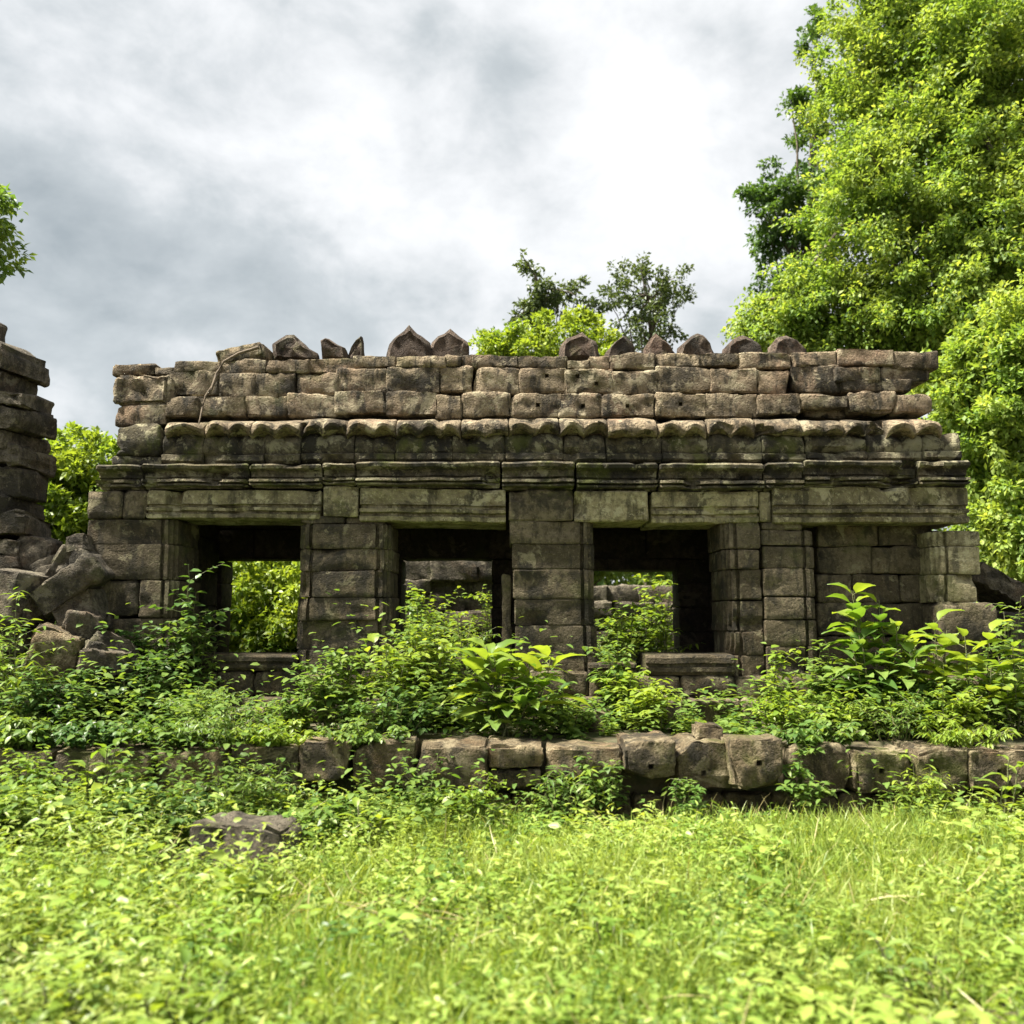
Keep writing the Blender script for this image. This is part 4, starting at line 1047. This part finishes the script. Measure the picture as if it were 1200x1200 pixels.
# ------------------------------------------------------------------ shrubs and plants, one by one
def base_on(px, Y):
    x = xat(px, 860, Y); return (x, Y, gz(x, Y))
def hpx(px, py, Y): return at(px, py, Y).z - gz(xat(px, py, Y), Y)
sh = [
 # name, label, px, Y, top py, spread m, stems, leaves/stem, leaf m, material, template, category
 ('leafy_shrub', 'dense dark green shrub spreading below the second window', 395, 8.1, 748, 0.50, 24, 16, 0.095, 'mid', T_LEAF),
 ('leafy_shrub', 'bushy green shrub rising in front of the second window opening', 487, 8.35, 712, 0.42, 20, 16, 0.09, 'bright', T_LEAF),
 ('leafy_shrub', 'low dark shrub overhanging the wall blocks below the second pillar', 455, 7.65, 795, 0.50, 20, 16, 0.07, 'dark', T_LEAF),
 ('leafy_shrub', 'tall thin herb with pale tips standing inside the second window', 540, 8.6, 690, 0.20, 9, 14, 0.085, 'mid', T_NARROW),
 ('leafy_shrub', 'fine leaved shrub with ferny sprays on the terrace edge', 245, 7.7, 790, 0.42, 26, 22, 0.055, 'mid', T_NARROW),
 ('leafy_shrub', 'ferny green bush hanging over the overgrown end of the wall', 285, 6.85, 870, 0.48, 26, 20, 0.06, 'mid', T_NARROW),
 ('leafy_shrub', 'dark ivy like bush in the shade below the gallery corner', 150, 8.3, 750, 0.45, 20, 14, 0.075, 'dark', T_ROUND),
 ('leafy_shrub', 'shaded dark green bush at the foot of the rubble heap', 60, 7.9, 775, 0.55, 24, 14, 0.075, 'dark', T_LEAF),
 ('leafy_shrub', 'yellow green plant growing in front of the ruined tower', 18, 8.0, 665, 0.28, 12, 14, 0.10, 'bright', T_NARROW),
 ('leafy_shrub', 'sunlit yellow green herb at the far end of the overgrown wall', 45, 6.6, 865, 0.36, 16, 14, 0.08, 'bright', T_LEAF),
 ('leafy_shrub', 'tall leafy herb with dark leaves before the overgrown wall', 190, 6.3, 905, 0.45, 18, 14, 0.08, 'dark', T_LEAF),
 ('leafy_shrub', 'weedy bush with broad leaves beside the lone stone block', 385, 6.35, 925, 0.42, 18, 14, 0.085, 'mid', T_LEAF),
 ('leafy_shrub', 'light green low bush at the foot of the wall', 555, 6.75, 895, 0.30, 14, 13, 0.06, 'bright', T_LEAF),
 ('leafy_shrub', 'upright herb with pale whorled leaves climbing the wall face', 645, 6.85, 885, 0.22, 9, 12, 0.085, 'mid', T_NARROW),
 ('leafy_shrub', 'yellow green herb growing below the broken window sill', 765, 8.05, 782, 0.30, 13, 14, 0.085, 'bright', T_LEAF),
 ('leafy_shrub', 'leafy green herb standing inside the third window', 735, 9.35, 690, 0.22, 12, 14, 0.085, 'bright', T_LEAF),
 ('leafy_shrub', 'climbing shrub with pale leaves inside the third window', 775, 9.9, 690, 0.16, 10, 14, 0.11, 'bright', T_NARROW),
 ('leafy_shrub', 'slender yellow green sapling before the double pillar', 905, 8.1, 745, 0.18, 7, 14, 0.09, 'bright', T_LEAF),
 ('leafy_shrub', 'rounded bright bush on the terrace beside the double pillar', 925, 7.75, 800, 0.36, 18, 14, 0.07, 'bright', T_LEAF),
 ('leafy_shrub', 'dense bright bush in front of the walled up bay', 1000, 7.85, 790, 0.44, 22, 15, 0.07, 'bright', T_LEAF),
 ('leafy_shrub', 'low ferny bush trailing over the wall blocks', 1050, 7.6, 805, 0.46, 24, 18, 0.055, 'mid', T_NARROW),
 ('leafy_shrub', 'green shrub at the base of the end pillar', 1120, 7.9, 785, 0.42, 18, 15, 0.08, 'mid', T_LEAF),
 ('leafy_shrub', 'tall weedy shrub by the sloping slab beyond the end pillar', 1190, 8.3, 690, 0.42, 18, 15, 0.09, 'mid', T_LEAF),
 ('leafy_shrub', 'trailing plant hanging down the wall between two drilled blocks', 940, 6.95, 868, 0.20, 10, 14, 0.075, 'mid', T_LEAF),
 ('leafy_shrub', 'small bushy weed at the foot of the drilled wall blocks', 800, 6.8, 905, 0.26, 12, 13, 0.06, 'mid', T_LEAF),
 ('leafy_shrub', 'leafy climber growing up the jamb of the wide window', 212, 8.85, 655, 0.14, 9, 14, 0.10, 'dark', T_ROUND),
 ('leafy_shrub', 'dark bush below the sill of the wide window', 190, 8.35, 785, 0.32, 18, 14, 0.08, 'mid', T_LEAF),
 ('leafy_shrub', 'small green bush in front of the wide window sill', 325, 8.2, 805, 0.30, 12, 13, 0.07, 'mid', T_LEAF),
 ('leafy_shrub', 'tuft of arching yellowish weeds on the wall top', 690, 7.15, 858, 0.16, 9, 9, 0.11, 'bright', T_NARROW),
 ('leafy_shrub', 'tall bushy shrub crowding the sill of the second window', 500, 8.75, 682, 0.34, 20, 16, 0.085, 'mid', T_LEAF),
 ('leafy_shrub', 'pale flowering herb reaching into the second window from the sill', 470, 8.6, 705, 0.25, 14, 16, 0.07, 'bright', T_NARROW),
 ('leafy_shrub', 'sunlit shrub behind the gallery seen through the second window', 515, 12.6, 690, 0.55, 24, 16, 0.10, 'bright', T_LEAF),
 ('leafy_shrub', 'slim climber hanging at the edge of the second window', 566, 12.3, 655, 0.18, 10, 18, 0.09, 'bright', T_LEAF),
 ('leafy_shrub', 'sunlit shrub behind the gallery seen through the third window', 745, 12.6, 690, 0.45, 22, 16, 0.10, 'bright', T_LEAF),
 ('leafy_shrub', 'bushy green weeds at the back sill of the third window', 715, 12.5, 715, 0.35, 18, 16, 0.09, 'mid', T_LEAF),
 ('leafy_shrub', 'leafy sapling leaning against the blocked bay', 975, 8.45, 740, 0.22, 14, 16, 0.095, 'mid', T_LEAF),
 ('leafy_shrub', 'thick green shrub under the tall big leaved plants', 1065, 8.1, 772, 0.42, 20, 16, 0.09, 'mid', T_LEAF),
 ('leafy_shrub', 'bright weedy shrub on the wall top before the end pillar', 1100, 7.7, 785, 0.42, 22, 16, 0.075, 'bright', T_LEAF),
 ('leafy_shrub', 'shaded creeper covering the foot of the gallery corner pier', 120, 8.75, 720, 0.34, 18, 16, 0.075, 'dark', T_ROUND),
 ('leafy_shrub', 'leafy vine trailing down over the wall joint by the long block', 500, 7.0, 880, 0.28, 14, 15, 0.06, 'mid', T_LEAF),
 ('leafy_shrub', 'creeping plant spilling over the wall below the broken sill', 705, 7.0, 872, 0.24, 12, 14, 0.065, 'mid', T_LEAF),
 ('leafy_shrub', 'weeds spilling over the wall by the round drilled hole', 1075, 6.98, 870, 0.22, 12, 14, 0.07, 'bright', T_NARROW),
 ('leafy_shrub', 'yellowish herb growing under the window with the broken sill', 740, 8.5, 765, 0.26, 13, 15, 0.085, 'bright', T_LEAF),
 ('leafy_shrub', 'bushy green herb between the middle pillar and the wall top', 665, 8.1, 800, 0.34, 18, 15, 0.07, 'mid', T_LEAF),
 ('leafy_shrub', 'tall leafy weed in the deep grass below the tower', 30, 6.0, 905, 0.5, 20, 15, 0.09, 'herb', T_LEAF),
 ('leafy_shrub', 'tall weed with narrow leaves in the deep grass left of the lone block', 130, 5.7, 950, 0.4, 18, 15, 0.10, 'herb', T_NARROW),
 ('leafy_shrub', 'tall bright shrub filling the back of the second window', 490, 12.9, 668, 0.5, 26, 18, 0.11, 'bright', T_LEAF),
 ('leafy_shrub', 'tall bright shrub filling the back of the third window', 775, 12.8, 672, 0.45, 24, 18, 0.11, 'bright', T_LEAF),
 ('leafy_shrub', 'leafy shrub standing below the sill of the third window', 722, 8.75, 740, 0.18, 12, 16, 0.085, 'mid', T_LEAF),
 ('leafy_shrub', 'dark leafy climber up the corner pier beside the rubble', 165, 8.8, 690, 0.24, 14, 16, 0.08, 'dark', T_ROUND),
 ('leafy_shrub', 'tangled green shrub inside the jamb of the wide window', 228, 8.9, 690, 0.2, 12, 16, 0.09, 'mid', T_LEAF),
]
for i, (nm, lb, px, Y, top, sp, st, per, lf, mt, tp) in enumerate(sh):
    b = base_on(px, Y)
    if 9.0 < Y < 11: b = (b[0], b[1], TZ)
    shrub(nm, lb, b, max(0.25, hpx(px, top, Y)), sp, st, per, lf, V[mt], 100 + i, tmpl=tp)

# bushes that lean forward over the overgrown end of the wall
for i, (lb, px, top, mt, tp, lf) in enumerate((
    ('leaning bush with mid green leaves hiding the wall end below the tower', 15, 835, 'mid', T_LEAF, 0.075),
    ('bush with small round leaves hanging over the hidden wall blocks', 195, 830, 'mid', T_ROUND, 0.06),
    ('bright bush leaning over the wall left of the first bare block', 325, 838, 'bright', T_LEAF, 0.065),
    ('feathery bush draped over the hidden wall blocks', 262, 826, 'mid', T_NARROW, 0.06),
    ('dark bush draped over the wall corner in the shade', 100, 842, 'dark', T_LEAF, 0.07),
    ('small leafy bush leaning over the wall by the second bare block', 430, 846, 'mid', T_LEAF, 0.06),
    ('yellowish bush leaning over the wall at the drilled end blocks', 1125, 842, 'bright', T_NARROW, 0.07),
    ('leafy bush leaning over the gap between the drilled blocks', 955, 846, 'mid', T_LEAF, 0.065))):
    x = xat(px, 870, 7.32)
    shrub('leaning_bush', lb, (x, 7.42, 0.54), max(0.25, at(px, top, 7.3).z - 0.54), 0.42, 24, 15, lf, V[mt], 300 + i, tmpl=tp, lean=(0, -1.1), droop=0.45)
# broad leaved plants: every leaf a part
def big_leaf_mesh(w, droop, seed):
    rng = random.Random(seed); n = 8
    V_ = []; F_ = []
    for i in range(n + 1):
        t = i / n; h = w * 0.5 * (math.sin(math.pi * min(1, t ** 0.85 + 0.001)) ** 0.75) if 0 < i < n else 0.004
        z = -droop * t * t + 0.06 * math.sin(t * 3)
        wob = 0.02 * math.sin(t * 17 + seed)
        V_ += [(-h, t, z + 0.30 * h + wob), (-h * 0.5, t + 0.02, z + 0.06 * h + 0.012 * (i % 2)), (0, t, z - 0.012), (h * 0.5, t + 0.02, z + 0.06 * h + 0.012 * (i % 2)), (h, t, z + 0.30 * h - wob)]
    for i in range(n):
        for j in range(4):
            a = i * 5 + j; F_.append((a, a + 1, a + 6, a + 5))
    me = bpy.data.meshes.new('leaf'); me.from_pydata(V_, [], F_); finish(me, 180)
    return me
def broad_plant(label, base, h, stems, per, leaf, w, mat, seed, spread=0.2, droop=0.35, cat='plant'):
    rng = random.Random(seed)
    root = empty('broad_leaved_plant', base); tag(root, label, cat)
    meshes = [big_leaf_mesh(w * k, d, seed + i) for i, (k, d) in enumerate(((1.0, droop), (0.85, droop * 1.5), (1.12, droop * 0.6)))]
    for q in meshes: q.materials.append(mat)
    curves = []
    for s in range(stems):
        az = rng.uniform(0, 6.28); out = spread * math.sqrt(rng.random()); hh = h * rng.uniform(0.6, 1) if s else h
        e = Vector((math.cos(az) * out, math.sin(az) * out * 0.7, hh * 0.92))
        b0 = Vector((math.cos(az) * out * 0.3, math.sin(az) * out * 0.3, -0.05))
        C = [b0.lerp(e, t) + Vector((rng.gauss(0, 0.008), rng.gauss(0, 0.008), 0)) for t in [i / 7 for i in range(8)]]
        curves.append((np.array([tuple(c) for c in C]), np.linspace(0.010, 0.004, 8)))
        for k in range(per):
            t = 0.30 + 0.70 * (k + 0.5) / per
            p = b0.lerp(e, t); a = k * 2.39996 + s * 1.3 + rng.uniform(-0.3, 0.3)
            elev = rng.uniform(0.15, 0.55) + 0.55 * (t - 0.5)
            L = leaf * rng.uniform(0.75, 1.15) * (1.15 - 0.45 * t)
            d = Vector((math.cos(a) * math.cos(elev), math.sin(a) * math.cos(elev), math.sin(elev)))
            pet = 0.18 * L
            curves.append((np.array([tuple(p), tuple(p + d * pet)]), np.array([0.004, 0.003])))
            up = Vector((rng.gauss(0, 0.15), rng.gauss(0, 0.15), 1))
            x = d.cross(up).normalized(); z = x.cross(d)
            o = bpy.data.objects.new('leaf', rng.choice(meshes)); COL.objects.link(o); o.parent = root
            o.matrix_local = Matrix.Translation(p + d * pet) @ Matrix((x, d, z)).transposed().to_4x4() @ Matrix.Scale(L, 4)
    V_, F_ = tube_np(curves, 5)
    place('stem', mesh_np('stem', V_, F_), M_STEM, root, base)
    return root
def bp(label, px, Y, top, *a, **k):
    b = base_on(px, Y); broad_plant(label, b, max(0.25, hpx(px, top, Y)), *a, **k)
bp('big leaved yellow green plant on the wall top before the middle pillar', 605, 7.75, 748, 7, 10, 0.40, 0.42, V['broad'], 61, spread=0.34)
bp('low broad leaved plant hanging forward over the middle wall blocks', 585, 7.6, 800, 3, 7, 0.30, 0.42, V['mid'], 62, spread=0.3)
bp('tall plant with large round leaves before the walled up bay', 1015, 8.3, 678, 4, 11, 0.31, 0.66, V['broad'], 63, spread=0.12)
bp('sapling with wide heart shaped leaves behind the end of the wall', 1090, 8.4, 715, 4, 9, 0.32, 0.66, V['broad'], 77, spread=0.3)
bp('tall plant with drooping curled leaves beside the end pillar', 1060, 8.2, 690, 4, 10, 0.30, 0.55, V['broad'], 64, spread=0.22)
bp('large leaved dark plant in front of the walled up bay', 1035, 8.0, 735, 6, 9, 0.31, 0.58, V['mid'], 65, spread=0.30)
bp('yellow ribbed large leaved plant at the base of the end pillar', 1150, 7.9, 728, 4, 9, 0.36, 0.50, V['broad'], 66, spread=0.25)
bp('pale leaved plant standing before the second pillar', 415, 8.35, 742, 3, 7, 0.22, 0.58, V['broad'], 67, spread=0.22)
bp('plant with pale yellow leaves below the second window', 455, 8.2, 752, 3, 7, 0.20, 0.55, V['broad'], 68, spread=0.2)
bp('broad leaved sapling at the right edge beyond the end pillar', 1195, 7.8, 745, 3, 8, 0.26, 0.45, V['broad'], 69, spread=0.25)
bp('leafy plant with long leaves below the drilled corner block', 1160, 6.9, 880, 3, 7, 0.20, 0.35, V['broad'], 70, spread=0.25)
bp('broad leaved weed in the sunny grass by the lone stone block', 430, 6.2, 945, 3, 7, 0.17, 0.45, V['broad'], 71, spread=0.2)
bp('yellow leaved low plant in the near grass with broad blunt leaves', 225, 3.45, 1135, 5, 7, 0.13, 0.55, V['broad'], 73, spread=0.22)
bp('pale yellow broad leaved weed in the near grass', 90, 3.5, 1140, 5, 7, 0.12, 0.5, V['broad'], 74, spread=0.22)
bp('broad leaved seedling among the grass in the open clearing', 720, 4.2, 1110, 3, 6, 0.11, 0.5, V['broad'], 75, spread=0.15)
bp('dark broad leaved weed in the grass of the open clearing', 1060, 3.9, 1110, 4, 7, 0.12, 0.45, V['mid'], 76, spread=0.18)
bp('broad yellow green weed at the overgrown end of the wall', 105, 6.5, 865, 4, 7, 0.20, 0.45, V['broad'], 72, spread=0.25)

# dry root hanging from the roof slab
pts = [at(px, py, Y) for px, py, Y in ((303, 407, 9.1), (280, 414, 9.1), (262, 424, 9.08), (254, 437, 9.05), (249, 452, 9.04), (241, 464, 8.98), (237, 478, 8.97), (235, 488, 8.86), (233, 497, 8.84))]
pts2 = [at(px, py, Y) for px, py, Y in ((254, 440, 9.04), (247, 458, 9.02), (240, 468, 8.98))]
b0 = pts[-1]
root = empty('dry_root', tuple(b0)); tag(root, 'dry brown root creeping down the roof blocks from the tilted slab', 'root')
V_, F_ = tube_np([(np.array([tuple(v - b0) for v in pts]), np.linspace(0.017, 0.007, len(pts))), (np.array([tuple(v - b0) for v in pts2]), np.array([0.014, 0.012, 0.008]))], 6)
place('stem', mesh_np('root_stem', V_, F_), M_TWIG, root, None)
